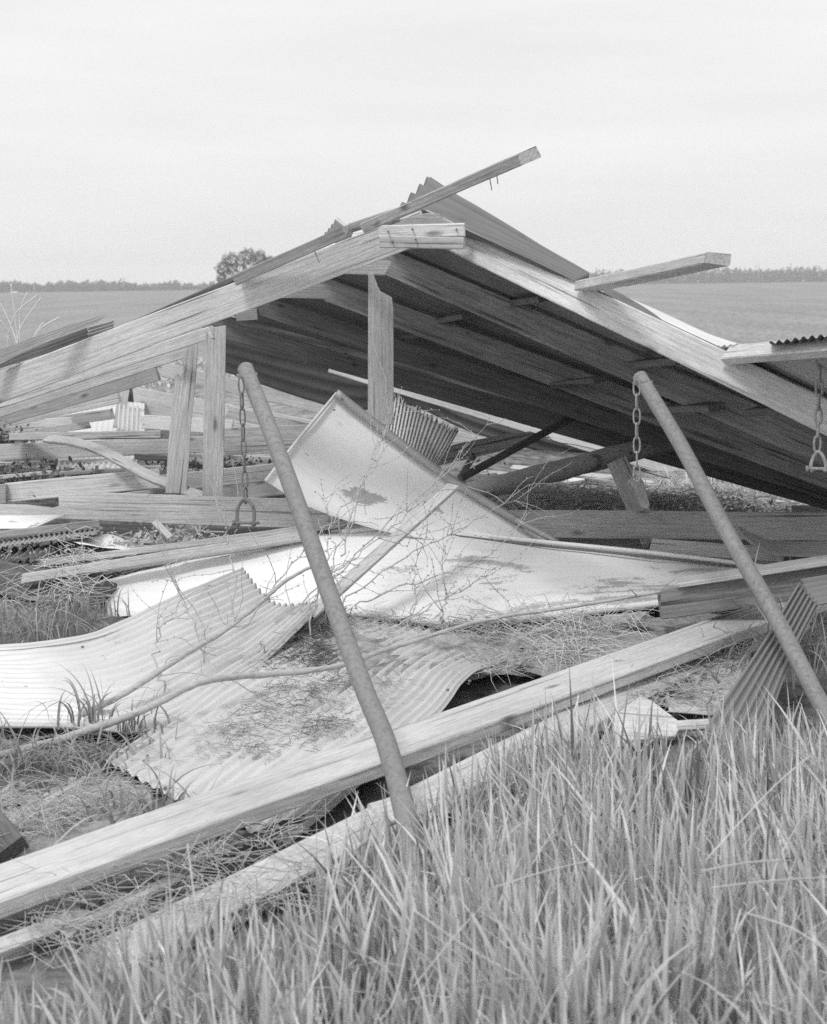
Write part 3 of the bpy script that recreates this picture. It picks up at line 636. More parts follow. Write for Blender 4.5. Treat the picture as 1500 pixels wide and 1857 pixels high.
sheet('corrugated_sheet', [[(115, 805, 10.3), (252, 805, 10.3)], [(98, 862, 9.5), (246, 856, 9.5)]], 14, .007, TIN, None, 'crumpled ribbed tin below the level beam on the left pile', 'corrugated sheet', GS, nv=12, ragged=.03, dents=.03)
sheet('corrugated_sheet', [[(215, 735, 12.6), (256, 738, 12.6)], [(212, 780, 12.2), (254, 788, 12.2)]], 5, .016, TIN, None, 'narrow ribbed piece of tin under the stub of post', 'corrugated sheet', GS, nv=8)
sheet('corrugated_sheet', [[(-60, 935, 7.5), (-60, 960, 7.2)], [(120, 932, 7.6), (60, 958, 7.3)]], 0, 0, WHITE2, None, 'flat white tin under the beam edge at the far left', 'metal sheet', GS, nv=8)
sheet('corrugated_sheet', [[(-60, 980, 7.3), (190, 955, 7.4)], [(-60, 1000, 7.0), (170, 968, 7.15)]], 26, .005, TIN_GREY, None, 'wavy-edged tin under the beam edge at the far left', 'corrugated sheet', GS, nv=8)
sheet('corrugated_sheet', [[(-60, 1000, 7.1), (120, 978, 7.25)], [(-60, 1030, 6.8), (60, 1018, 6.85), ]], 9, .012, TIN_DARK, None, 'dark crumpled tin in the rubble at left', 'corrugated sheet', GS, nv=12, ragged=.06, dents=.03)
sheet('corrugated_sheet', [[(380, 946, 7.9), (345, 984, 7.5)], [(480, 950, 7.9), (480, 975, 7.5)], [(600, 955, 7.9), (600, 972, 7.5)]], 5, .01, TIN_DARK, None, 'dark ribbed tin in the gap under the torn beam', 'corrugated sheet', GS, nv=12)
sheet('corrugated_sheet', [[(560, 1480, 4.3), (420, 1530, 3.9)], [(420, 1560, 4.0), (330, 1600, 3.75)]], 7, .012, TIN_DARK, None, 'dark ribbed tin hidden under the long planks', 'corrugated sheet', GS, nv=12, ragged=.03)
sheet('corrugated_sheet', [[(1260, 1205, 5.6), (1200, 1290, 5.15)], [(1400, 1190, 5.7), (1360, 1300, 5.15)]], 7, .008, TIN, None, 'pale ribbed scrap on the ground left of the standing sheet', 'corrugated sheet', GS, nv=12, ragged=.04)

def heads(parent, spots, name, r, mat=CHAIN):
    for (x, y, d) in spots:
        t = Tubes(); c = P(x, y, d); t.add([c, c + Vector((0, -.3, 1)).normalized() * .004], r, 8); t.build(name, mat, parent)
heads(bpy.data.objects['long_board'], [(405, 1471, 4.14), (467, 1454, 4.22), (578, 1421, 4.4)], 'nail', .006, CHAINL)
heads(s1, [(30, 1212, 5.62), (70, 1186, 5.7), (150, 1174, 5.75), (420, 1080, 6.2), (460, 1100, 6.12), (505, 1108, 6.1)], 'screw', .006)
heads(s2, [(812, 1252, 5.28), (852, 1236, 5.38), (226, 1396, 4.72), (300, 1430, 4.55)], 'screw', .006)
heads(p1, [(620, 724, 7.36), (606, 744, 7.34)], 'screw', .006)

# ---------------------------------------------------------------- pipes, chains
def pipe(pts, r0, r1, label, bolt=None, flat=0):
    path = catmull([P(*p) for p in pts], 10); n = len(path)
    root = empty('leaning_pipe', path[-1], label, 'metal pipe', 'leaning pipes with chains')
    t = Tubes(); rad = [r0 + (r1 - r0) * i / (n - 1) for i in range(n)]
    e = (path[0] - path[1]).normalized()
    path = [path[0] + e * .004] + path; rad = [rad[0] * .9] + rad
    t.add(path, rad, 20, .03); t.build('pipe_shaft', PIPE, root)
    c = path[1]; x = Vector((1, -.25, .1)).normalized(); q = c - e * .035
    t = Tubes(); t.add([q - x * (r0 + .012), q + x * (r0 + .006)], .006, 10); t.build('bolt', CHAINL, root)
    t = Tubes(); f = q + Vector((.012, -1, .25)).normalized() * (r0 - .002); t.add([f, f + Vector((.1, -1, .2)).normalized() * .009], .009, 8); t.build('bolt', CHAINL, root)
    return root
pipe([(445, 668, 5.4), (494, 790, 5.14), (546, 932, 4.85), (602, 1090, 4.6), (658, 1243, 4.32), (702, 1353, 4.1), (742, 1510, 3.72), (752, 1640, 3.5)], .0268, .0280, 'rusty leaning pipe nearest the middle, with a chain and shackle at its top')
pipe([(1160, 683, 5.85), (1234, 806, 5.6), (1320, 968, 5.3), (1400, 1108, 5.1), (1486, 1272, 4.85), (1580, 1450, 4.6)], .0268, .0280, 'rusty leaning pipe on the right, rising in front of the dark roof')
pipe([(1516, 622, 5.45), (1580, 770, 5.3), (1680, 960, 5.1), (1850, 1300, 4.9)], .0268, .0280, 'third leaning pipe, just a sliver of its top at the right edge')
def link_ring(c, ax, side, ln, wd, r, n=18):
    pts = []
    for k in range(n):
        a = 2 * math.pi * k / n
        ca, sa = math.cos(a), math.sin(a)
        ca2 = math.copysign(abs(ca) ** .75, ca); sa2 = math.copysign(abs(sa) ** .75, sa)
        pts.append(c + ax * (ln / 2 - r) * ca2 + side * (wd / 2 - r) * sa2)
    rings = []
    for k in range(n):
        d = (pts[(k + 1) % n] - pts[k - 1]).normalized(); nn = ax.cross(side).normalized(); s = d.cross(nn).normalized()
        rings.append([pts[k] + (s * math.cos(b) + nn * math.sin(b)) * r for b in [2 * math.pi * q / 8 for q in range(8)]])
    V = [v for rg in rings for v in rg]; Fc = []
    for k in range(n):
        for q in range(8):
            a = k * 8 + q; b2 = k * 8 + (q + 1) % 8; c2 = ((k + 1) % n) * 8 + (q + 1) % 8; d2 = ((k + 1) % n) * 8 + q
            Fc.append((a, b2, c2, d2))
    return V, Fc
def chain(top, bot, nl, mat, label, shackle=None, wd=.021, r=.0028, phase=0):
    A, B = P(*top), P(*bot); ax = (B - A).normalized(); pitch = (B - A).length / nl
    root = empty('hanging_chain', A, label, 'chain', 'chains hanging from the pipes')
    h = Vector((1, 0, 0)); h = (h - ax * h.dot(ax)).normalized(); k2 = ax.cross(h)
    rr = random.Random(3)
    for i in range(nl):
        c = A + ax * pitch * (i + .5); a = (i % 2 + phase) * math.pi / 2 + .35 + (rr.random() - .5) * .5
        side = h * math.cos(a) + k2 * math.sin(a)
        V, Fc = link_ring(c, ax, side, pitch + 3.4 * r, wd, r)
        link_mesh('chain_link', [v - c for v in V], Fc, mat, root, Matrix.Translation(c), smooth=True)
    if shackle:
        (x0, x1, y0, y1, dd) = shackle
        t = Tubes(); xm = (x0 + x1) / 2; rad = .0062
        pts = [(x0 + 3, y1 - 2, dd), (x0 + 2, y0 + 26, dd), (x0 + 7, y0 + 11, dd), (xm, y0 + 2, dd - .01), (x1 - 7, y0 + 11, dd - .02), (x1 - 2, y0 + 26, dd - .02), (x1 - 3, y1 - 2, dd - .02)]
        t.add(catmull([P(*p) for p in pts], 6), rad, 10)
        t.ball(P(x0 + 3, y1 - 4, dd), .011); t.ball(P(x1 - 3, y1 - 4, dd - .02), .011)
        sh = t.build('shackle', mat, root)
        t = Tubes(); t.add([P(x0 - 6, y1 - 7, dd), P(x1 + 7, y1 - 7, dd - .025)], .0055, 8); t.add([P(x0 - 7, y1 - 7, dd), P(x0 - 2, y1 - 7, dd)], .010, 8); t.build('shackle_pin', mat, sh)
    return root
chain((437, 684, 5.28), (446, 912, 5.28), 8, CHAIN, 'dark rusty chain hanging from the left pipe, ending in a dark shackle', (428, 463, 903, 955, 5.28), wd=.024, r=.0031)
c2 = chain((1155, 690, 5.80), (1155, 872, 5.80), 7, CHAINL, 'chain hanging from the right pipe before the dark roof, ending in an iron plate', None, wd=.031, r=.0036)
poly_board('hook_plate', [(1141, 873), (1150, 866), (1160, 866), (1167, 873), (1179, 917), (1174, 924), (1164, 922), (1150, 888)], 5.85, 5.85, .008, ((1141, 870), (1179, 920)), PIPE, c2)
t = Tubes(); t.add(catmull([P(*p) for p in [(1154, 860, 5.8), (1143, 872, 5.8), (1139, 880, 5.8), (1148, 892, 5.8), (1158, 912, 5.8), (1168, 924, 5.8)]], 5), .003, 8); t.build('hook', CHAIN, c2)
chain((1488, 640, 5.33), (1482, 818, 5.33), 7, CHAINL, 'chain at the right edge of the picture, ending in a pale shackle', (1469, 1500, 817, 857, 5.33), wd=.030, r=.0044)
t = Tubes(); t.add(catmull([P(*p) for p in [(1484, 650, 5.36), (1482, 636, 5.36), (1490, 627, 5.36), (1502, 630, 5.4)]], 5), .008, 8)

# ---------------------------------------------------------------- vegetation
def blades(name, base, height, width, lean, leandir, tone, mat, seg=6, droop=None, parent=None):
    n = len(base); base = np.asarray(base, float); rs = np.random.RandomState(n)
    ts = np.linspace(0, 1, seg + 1)
    ld = np.stack([np.cos(leandir), np.sin(leandir), np.zeros(n)], 1)
    fa = leandir + np.pi / 2 + rs.normal(0, .7, n); fd = np.stack([np.cos(fa), np.sin(fa), np.zeros(n)], 1)
    V = np.zeros((n, seg + 1, 2, 3)); UV = np.zeros((n, seg + 1, 2, 2)); T = np.zeros((n, seg + 1, 2))
    dr = np.zeros(n) if droop is None else droop
    for k, t in enumerate(ts):
        out_ = lean * (t ** 1.8) * height + dr * (t ** 3) * height * .5
        up_ = height * (t - .28 * lean ** 2 * t ** 2 - dr * .75 * t ** 3.2)
        c = base + ld * out_[:, None]; c[:, 2] += up_
        wv = width * (1 - t ** 2.2 * .96) * (.75 + .5 * min(t * 3, .5))
        V[:, k, 0] = c - fd * wv[:, None] / 2; V[:, k, 1] = c + fd * wv[:, None] / 2
        UV[:, k, 0] = (0, t); UV[:, k, 1] = (1, t); T[:, k, :] = tone[:, None]
    idx = np.arange(n)[:, None] * (seg + 1) * 2 + np.arange(seg)[None, :] * 2
    Q = np.stack([idx, idx + 1, idx + 3, idx + 2], -1).reshape(-1, 4)
    me = bpy.data.meshes.new(name); nvv = n * (seg + 1) * 2; nf = len(Q)
    me.vertices.add(nvv); me.vertices.foreach_set('co', V.reshape(-1).astype(np.float32))
    me.loops.add(nf * 4); me.loops.foreach_set('vertex_index', Q.reshape(-1).astype(np.int32))
    me.polygons.add(nf); me.polygons.foreach_set('loop_start', (np.arange(nf) * 4).astype(np.int32))
    me.update(calc_edges=True)
    me.polygons.foreach_set('use_smooth', np.ones(nf, dtype=bool))
    ul = me.uv_layers.new(name='UVMap'); ul.data.foreach_set('uv', UV.reshape(-1, 2)[Q.reshape(-1)].astype(np.float32).ravel())
    at = me.attributes.new('tone', 'FLOAT', 'POINT'); at.data.foreach_set('value', T.reshape(-1).astype(np.float32))
    me.materials.append(mat); me.update()
    o = bpy.data.objects.new(name, me); coll(o)
    if parent is not None: o.parent = parent
    return o
RS = np.random.RandomState(11)
def pix(x, y, z):
    v = Vector((x, y, z)) - EYE; f = v.y * _c - v.z * _s; u = v.y * _s + v.z * _c
    return 750 + F * v.x / f, 928.5 - F * u / f
EDGE = [(-300, 2.75), (0, 2.8), (150, 2.95), (350, 3.2), (560, 3.55), (700, 3.8), (850, 4.15), (1000, 4.55), (1150, 4.6), (1300, 4.55), (1420, 4.6), (1520, 4.7), (1900, 5.0)]
def edge_at(px):
    for (a, va), (b, vb) in zip(EDGE, EDGE[1:]):
        if px <= b: return va + (vb - va) * max(0, (px - a) / (b - a))
    return EDGE[-1][1]
def meadow():
    B, H, W, Le, LD, T, Dr = [], [], [], [], [], [], []
    n = 0
    while n < 12500:
        y = RS.uniform(1.9, 6.0); x = RS.uniform(-.34, .36) * y * 1.05
        px = 750 + F * x / y; e = edge_at(px) + .22 * noise.noise(Vector((x * 2.4, y * 2.4, 4)))
        if y > e: continue
        cl_ = noise.noise(Vector((x * 3.2, y * 3.2, 8)))
        if px < 640 and y > 2.6 and RS.rand() < .45 * min(1, (640 - px) / 350): continue      # sparser towards the planks
        if cl_ < -.25 and RS.rand() < .5: continue
        n += 1
        h = RS.uniform(.2, .38) * (1 + .5 * cl_) * (1.0 if y < e - .35 else .8) * (1.12 if px > 800 else .95)
        B.append((x, y, ground_z(x, y) - .01)); H.append(h); W.append(RS.uniform(.007, .020) if RS.rand() < .82 else .003); Le.append(abs(RS.normal(.14, .24)))
        LD.append(RS.uniform(0, 2 * np.pi) if RS.rand() < .6 else RS.normal(2.2, .7)); T.append(np.clip(RS.normal(.44, .26) + .15 * cl_, 0, 1)); Dr.append(max(0, RS.normal(0, .35)))
    a = map(np.array, (H, W, Le, LD, T, Dr)); H, W, Le, LD, T, Dr = a
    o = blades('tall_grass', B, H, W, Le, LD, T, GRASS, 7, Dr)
    tag(o, 'tall fresh grass filling the foreground', 'grass', kind='stuff')
    # a few pale dead stalks through it
    t = Tubes()
    for (a, b, c) in [((555, 1830, 2.75), (600, 1640, 2.9), (628, 1510, 3.0)), ((590, 1700, 2.9), (610, 1560, 3.0), (640, 1480, 3.1)), ((750, 1790, 2.7), (840, 1680, 2.8), (890, 1630, 2.9)), ((750, 1650, 2.75), (850, 1720, 2.7), (960, 1780, 2.65)),
                      ((895, 1610, 2.9), (990, 1580, 2.95), (1075, 1560, 3.0)), ((1270, 1580, 2.9), (1350, 1565, 2.9), (1420, 1560, 2.95)), ((1280, 1560, 3.0), (1400, 1430, 3.2), (1470, 1370, 3.3)), ((1350, 1655, 2.7), (1440, 1685, 2.65), (1520, 1740, 2.6)),
                      ((1290, 1610, 2.8), (1400, 1597, 2.85), (1520, 1590, 2.9)), ((690, 1850, 2.5), (720, 1800, 2.6), (752, 1640, 2.7)), ((215, 1720, 2.7), (240, 1800, 2.6), (262, 1857, 2.5)), ((340, 1530, 3.0), (352, 1620, 2.95), (372, 1740, 2.9))]:
        t.add(catmull([P(*a), P(*b), P(*c)], 6), .0017, 5)
    tag(t.build('dead_stalks', STRAW), 'pale dead stalks lying across the tall grass', 'stalks', kind='stuff')
meadow()
def tuft(name, px, py, d, n, hr, wr, spread, label, mat=GRASS_D, droop=.7, lean=.5, cat='grass tuft', group='grass tufts in the wreckage', zb=None):
    c = P(px, py, d); z0 = c.z if zb is None else zb
    B = np.zeros((n, 3)); B[:, 0] = RS.normal(0, spread, n); B[:, 1] = RS.normal(0, spread * .7, n)
    ang = RS.uniform(0, 2 * np.pi, n)
    o = blades(name, B, RS.uniform(hr[0], hr[1], n), RS.uniform(wr[0], wr[1], n), np.abs(RS.normal(lean, .3, n)), ang, np.clip(RS.normal(.5, .25, n), 0, 1), mat, 9, np.clip(RS.normal(droop, .4, n), 0, 1.5))
    o.location = (c.x, c.y, z0); return tag(o, label, cat, group)
TL = [(60, 1165, 6.2, 130, (.14, .26), (.004, .008), .14, 'arching grass clump between the dark timber and the upper corrugated sheet'),
      (150, 1120, 6.4, 60, (.12, .22), (.004, .008), .09, 'arching grass clump tight against the left end of the white panel'),
      (-10, 1130, 6.3, 60, (.14, .26), (.004, .008), .12, 'arching grass clump cut by the left edge beside the dark timber'),
      (40, 1400, 4.75, 170, (.10, .22), (.005, .010), .13, 'dark grass clump at the left edge under the fallen branch'),
      (190, 1385, 4.9, 170, (.10, .2), (.005, .010), .13, 'dark grass clump between the two corrugated sheets'),
      (160, 1310, 5.0, 26, (.12, .26), (.006, .010), .06, 'broad-bladed tuft rising over the lower edge of the upper corrugated sheet'),
      (262, 1330, 5.0, 22, (.08, .18), (.006, .010), .05, 'small broad-bladed tuft right of the other one on the upper corrugated sheet'),
      (275, 1500, 4.3, 46, (.14, .28), (.007, .012), .08, 'broad-bladed tuft growing through the gap beside the lower corrugated sheet'),
      (610, 1122, 6.1, 24, (.08, .14), (.006, .010), .03, 'small spiky tuft under the edge of the white panel'),
      (1230, 900, 9.7, 80, (.15, .32), (.006, .010), .16, 'bent grass clump behind the knotted beam, left part'),
      (1340, 905, 9.8, 110, (.18, .36), (.006, .011), .18, 'bent grass clump behind the knotted beam, right under the roof end'),
      (1130, 905, 9.4, 34, (.12, .26), (.005, .009), .10, 'dark grass clump left of the hook plate'),
      (1000, 905, 8.9, 60, (.05, .13), (.005, .008), .2, 'low weeds below the round pole'),
      (1430, 1215, 5.5, 110, (.16, .32), (.006, .011), .14, 'grass clump between the standing ribbed sheet and the right pipe'),
      (1500, 1200, 5.6, 120, (.2, .36), (.006, .011), .14, 'grass clump at the right edge behind the right pipe'),
      (1480, 1100, 6.0, 50, (.15, .3), (.006, .011), .14, 'dark grass clump at the right edge under the jutting ribbed sheet')]
for a in TL: tuft('grass_tuft', *a, mat=GRASS_L if 'knotted' in a[-1] else GRASS_D)
def leaves(name, spots, mat, label, kind='stuff', cat='weeds'):
    V, Fc = [], []
    for (px, py, d, n, sx, sz, s0) in spots:
        c = P(px, py, d)
        for i in range(n):
            p = c + Vector((RS.normal(0, sx), RS.normal(0, sx), abs(RS.normal(0, sz)))); s = s0 * RS.uniform(.6, 1.5)
            a = Vector(RS.normal(0, 1, 3)).normalized(); b = a.cross(Vector(RS.normal(0, 1, 3))).normalized(); k = len(V)
            V += [p - a * s, p + b * s * .45, p + a * s, p - b * s * .45]; Fc.append((k, k + 1, k + 2, k + 3))
    o0 = V[0].copy(); o = link_mesh(name, [v - o0 for v in V], Fc, mat, None, Matrix.Translation(o0)); return tag(o, label, cat, kind=kind)
leaves('weeds', [(10, 806, 10.8, 300, .10, .05, .02), (40, 866, 9.4, 500, .2, .04, .02), (20, 880, 9.1, 300, .2, .04, .02), (620, 845, 10, 200, .5, .03, .016), (380, 850, 9.6, 200, .2, .03, .016)], LEAF, 'dark leafy weeds growing up through the left pile')
leaves('low_weeds', [(330, 690, 22, 500, .6, .12, .04), (450, 675, 24, 700, 1.2, .12, .04), (620, 700, 22, 400, .8, .1, .04), (260, 700, 20, 300, .4, .1, .04)], STRAW, 'pale dry weeds on the field edge seen through the rafters')
leaves('low_weeds', [(850, 918, 9.0, 250, .3, .02, .014), (1000, 922, 8.9, 400, .4, .03, .014), (1150, 926, 8.8, 1000, .35, .03, .018), (1330, 926, 8.9, 700, .35, .03, .018)], TWIG, 'low weeds on the ground behind the knotted beam')
leaves('dead_weeds', [(520, 1190, 5.85, 500, .10, .02, .009), (620, 1170, 5.95, 500, .13, .015, .009), (720, 1165, 6.0, 400, .12, .012, .008), (1000, 1170, 5.95, 500, .12, .02, .009), (1200, 1225, 5.55, 500, .14, .02, .009), (60, 1000, 7.2, 300, .15, .02, .01), (300, 975, 7.4, 400, .12, .02, .012)], TWIG, 'matted dead leaves over the dirt')
# dirt and straw lying over the sheets
def heap(name, outline, lift, label, seed):
    """lumpy soil over an area given by (px, py, d) samples"""
    V, Fc = [], []
    pts = [[P(*p) for p in r] for r in outline]; nu, nv = 60, 60; m = len(pts) - 1; q = len(pts[0]) - 1
    for j in range(nv + 1):
        for i in range(nu + 1):
            s, t = j / nv * m, i / nu * q; a, b = min(int(s), m - 1), min(int(t), q - 1); s -= a; t -= b
            p = pts[a][b].lerp(pts[a][b+1], t).lerp(pts[a+1][b].lerp(pts[a+1][b+1], t), s)
            e = min(j / nv, 1 - j / nv, i / nu, 1 - i / nu)
            h = lift * (min(1, e * 5) - .35) + lift * 1.4 * noise.noise(Vector((p.x * 3, p.y * 3, seed))) + .010 * noise.noise(Vector((p.x * 16, p.y * 16, seed)))
            V.append(p + Vector((0, 0, h)))
    for j in range(nv):
        for i in range(nu):
            a = j * (nu + 1) + i; Fc.append((a, a + 1, a + nu + 2, a + nu + 1))
    o0 = V[0].copy(); o = link_mesh(name, [v - o0 for v in V], Fc, SOIL, None, Matrix.Translation(o0), smooth=True)
    return tag(o, label, 'soil', kind='stuff')
heap('soil_heap', [[(430, 1262, 5.42), (540, 1130, 6.1)], [(600, 1275, 5.26), (690, 1146, 6.02)], [(760, 1245, 5.45), (860, 1152, 6.0)], [(900, 1215, 5.7), (1000, 1140, 6.08)], [(1060, 1240, 5.7), (1180, 1125, 6.2)]], .034, 'sandy dirt spilled over the half buried corrugated sheet', 3)
heap('soil_heap', [[(-40, 1430, 4.7), (-60, 1600, 3.9)], [(120, 1380, 4.95), (120, 1540, 4.1)], [(270, 1400, 4.8), (280, 1500, 4.2)]], .02, 'sandy dirt at the left between grass and the long plank', 8)
heap('soil_heap', [[(930, 1200, 5.7), (1060, 1120, 6.2)], [(1060, 1250, 5.4), (1250, 1110, 6.3)], [(1200, 1250, 5.4), (1420, 1110, 6.3)]], .02, 'sandy dirt under the rough-hewn timber', 5)
heap('soil_heap', [[(60, 985, 7.4), (90, 1020, 7.1)], [(200, 965, 7.5), (210, 1015, 7.1)], [(330, 985, 7.5), (340, 1000, 7.2)]], .02, 'rubble and soil in the gap under the torn beam', 6)
def straw(name, quads, n, label, ln=(.05, .16), mat=STRAW, r=.0016, up=.012):
    t = Tubes(); r *= .75; cs = [(RS.rand(), RS.rand()) for _ in range(max(3, n // 40))]
    for i in range(int(n * 1.35)):
        qd = quads[RS.randint(len(quads))]; a, b, c, e = [P(*k) for k in qd]
        s, u = RS.rand(), RS.rand()
        if RS.rand() < .6: q_ = cs[RS.randint(len(cs))]; s = min(1, max(0, q_[0] + RS.normal(0, .05))); u = min(1, max(0, q_[1] + RS.normal(0, .07)))
        p = a.lerp(b, s).lerp(e.lerp(c, s), u) + Vector((0, 0, abs(RS.normal(0, up)) + .012))
        an = RS.uniform(0, 6.28); l = RS.uniform(*ln); d = Vector((math.cos(an), math.sin(an), RS.normal(0, .18))) * l
        k = Vector(RS.normal(0, .16 * l, 3)); t.add([p, p + d * .5 + k, p + d], [r, r, r * .5], 3, cap=False)
    return tag(t.build(name, mat), label, 'straw', kind='stuff')
straw('straw_litter', [[(440, 1260, 5.45), (700, 1255, 5.45), (760, 1130, 6.2), (560, 1120, 6.2)], [(700, 1250, 5.45), (1060, 1215, 5.6), (1100, 1130, 6.2), (760, 1130, 6.2)]], 950, 'dry straw and roots scattered over the sandy dirt in the middle')
straw('straw_litter', [[(960, 1200, 5.8), (1080, 1240, 5.5), (1120, 1150, 6.0), (1000, 1125, 6.2)]], 240, 'tangle of pale roots beside the long plank in the middle', (.1, .3), DRYM, .002, .03)
straw('straw_litter', [[(1130, 1290, 5.1), (1300, 1290, 5.1), (1380, 1130, 6.1), (1250, 1150, 6.0)], [(1060, 1260, 5.3), (1150, 1260, 5.3), (1250, 1180, 5.7), (1150, 1200, 5.7)]], 650, 'straw and dead stems on the ground left of the standing ribbed sheet', (.06, .2))
straw('straw_litter', [[(-30, 1540, 4.0), (200, 1490, 4.3), (260, 1400, 4.8), (-30, 1440, 4.6)]], 420, 'dry straw over the sand at the left', (.05, .18))
straw('straw_litter', [[(0, 1660, 3.5), (500, 1560, 3.8), (540, 1500, 4.1), (0, 1640, 3.6)], [(50, 1760, 3.2), (560, 1640, 3.5), (600, 1560, 3.8), (50, 1680, 3.5)]], 420, 'dead stems between the long planks and the grass', (.05, .2))
straw('straw_litter', [[(0, 1120, 6.5), (170, 1090, 6.6), (160, 1030, 7.0), (0, 1030, 7.0)]], 130, 'tangled dry stems over the dark timber at left', (.12, .3), DRYM, .002, .06)
straw('straw_litter', [[(820, 925, 8.4), (1400, 930, 8.4), (1400, 890, 9.8), (820, 890, 9.8)]], 500, 'dead stems on the ground below the roof', (.08, .25), STRAW, .0022, .03)
straw('straw_litter', [[(300, 1420, 4.7), (620, 1400, 4.75), (760, 1280, 5.2), (480, 1250, 5.4)]], 110, 'fine roots and stems on the lower corrugated sheet', (.05, .2), TWIG, .0011)
straw('straw_litter', [[(380, 1350, 4.86), (520, 1335, 4.90), (640, 1235, 5.36), (470, 1250, 5.32)], [(420, 1300, 5.05), (560, 1300, 5.05), (660, 1220, 5.45), (500, 1225, 5.5)], [(400, 1360, 4.8), (600, 1370, 4.75), (640, 1300, 5.0), (440, 1300, 5.05)]], 300, 'brown dead vine scattered on the lower corrugated sheet', (.02, .08), VINE, .0013, .008)
straw('straw_litter', [[(300, 1380, 4.8), (620, 1390, 4.7), (760, 1240, 5.4), (480, 1240, 5.4)]], 320, 'thin dry weeds over the lower corrugated sheet', (.03, .1), TWIG, .0014, .008)
straw('straw_litter', [[(420, 1240, 5.5), (620, 1230, 5.5), (600, 1140, 6.05), (520, 1160, 5.95)]], 500, 'dark dead stems along the edge of the upper corrugated sheet', (.03, .1), LEAF, .0016, .02)

# fallen branches
def branch(name, pts, r0, r1, label, twigs=0, mat=BARK, seed=1, cat='branch', group='fallen branches', bud=0.0):
    path = catmull([P(*p) for p in pts], 10); n = len(path); t = Tubes(); rr = random.Random(seed)
    path = [p + Vector([rr.gauss(0, r0 * .06) for _ in range(3)]) for p in path]
    t.add(path, [r0 + (r1 - r0) * i / (n - 1) for i in range(n)], 8, .25, seed)
    if twigs:
        q = t
        for k in range(twigs):
            i = rr.randrange(2, n - 1); p = path[i]; d = (path[min(n-1, i+1)] - path[i-1]).normalized()
            dd = (d + Vector([rr.gauss(0, .55) for _ in range(3)]) + Vector((0, 0, .25))).normalized(); l = rr.uniform(.06, .3)
            q2 = [p]; 
            for s in range(5): dd = (dd + Vector([rr.gauss(0, .2) for _ in range(3)])).normalized(); q2.append(q2[-1] + dd * l / 5)
            q.add(q2, [.0022, .002, .0017, .0014, .0011, .0008], 4)
            if bud:
                for v in q2[1:]: q.ball(v, bud * rr.uniform(.6, 1.3))
    o = t.build(name, mat); tag(o, label, cat, group)
    return o
branch('fallen_branch', [(-60, 1385, 4.75), (80, 1350, 4.85), (250, 1292, 5.0), (370, 1236, 5.1), (500, 1222, 5.3), (610, 1208, 5.4), (720, 1172, 5.6), (880, 1125, 5.85), (1050, 1098, 5.95), (1240, 1066, 6.0)], .0150, .0055, 'long smooth branch lying from the left edge across both pipesâ base to the rough-hewn timber'.replace('both pipesâ base', 'the wreckage'), 14, seed=5)
branch('fallen_branch', [(120, 1310, 5.1), (230, 1255, 5.2), (330, 1190, 5.35), (400, 1148, 5.5), (470, 1095, 5.65), (520, 1052, 5.8), (580, 1020, 5.95)], .0125, .006, 'second branch lying up across the upper corrugated sheet', 16, seed=9)
branch('fallen_branch', [(1060, 1175, 5.9), (1010, 1150, 6.0), (940, 1130, 6.1), (900, 1110, 6.2)], .006, .003, 'short crooked root beside the hole under the lower sheet', 8, seed=12)
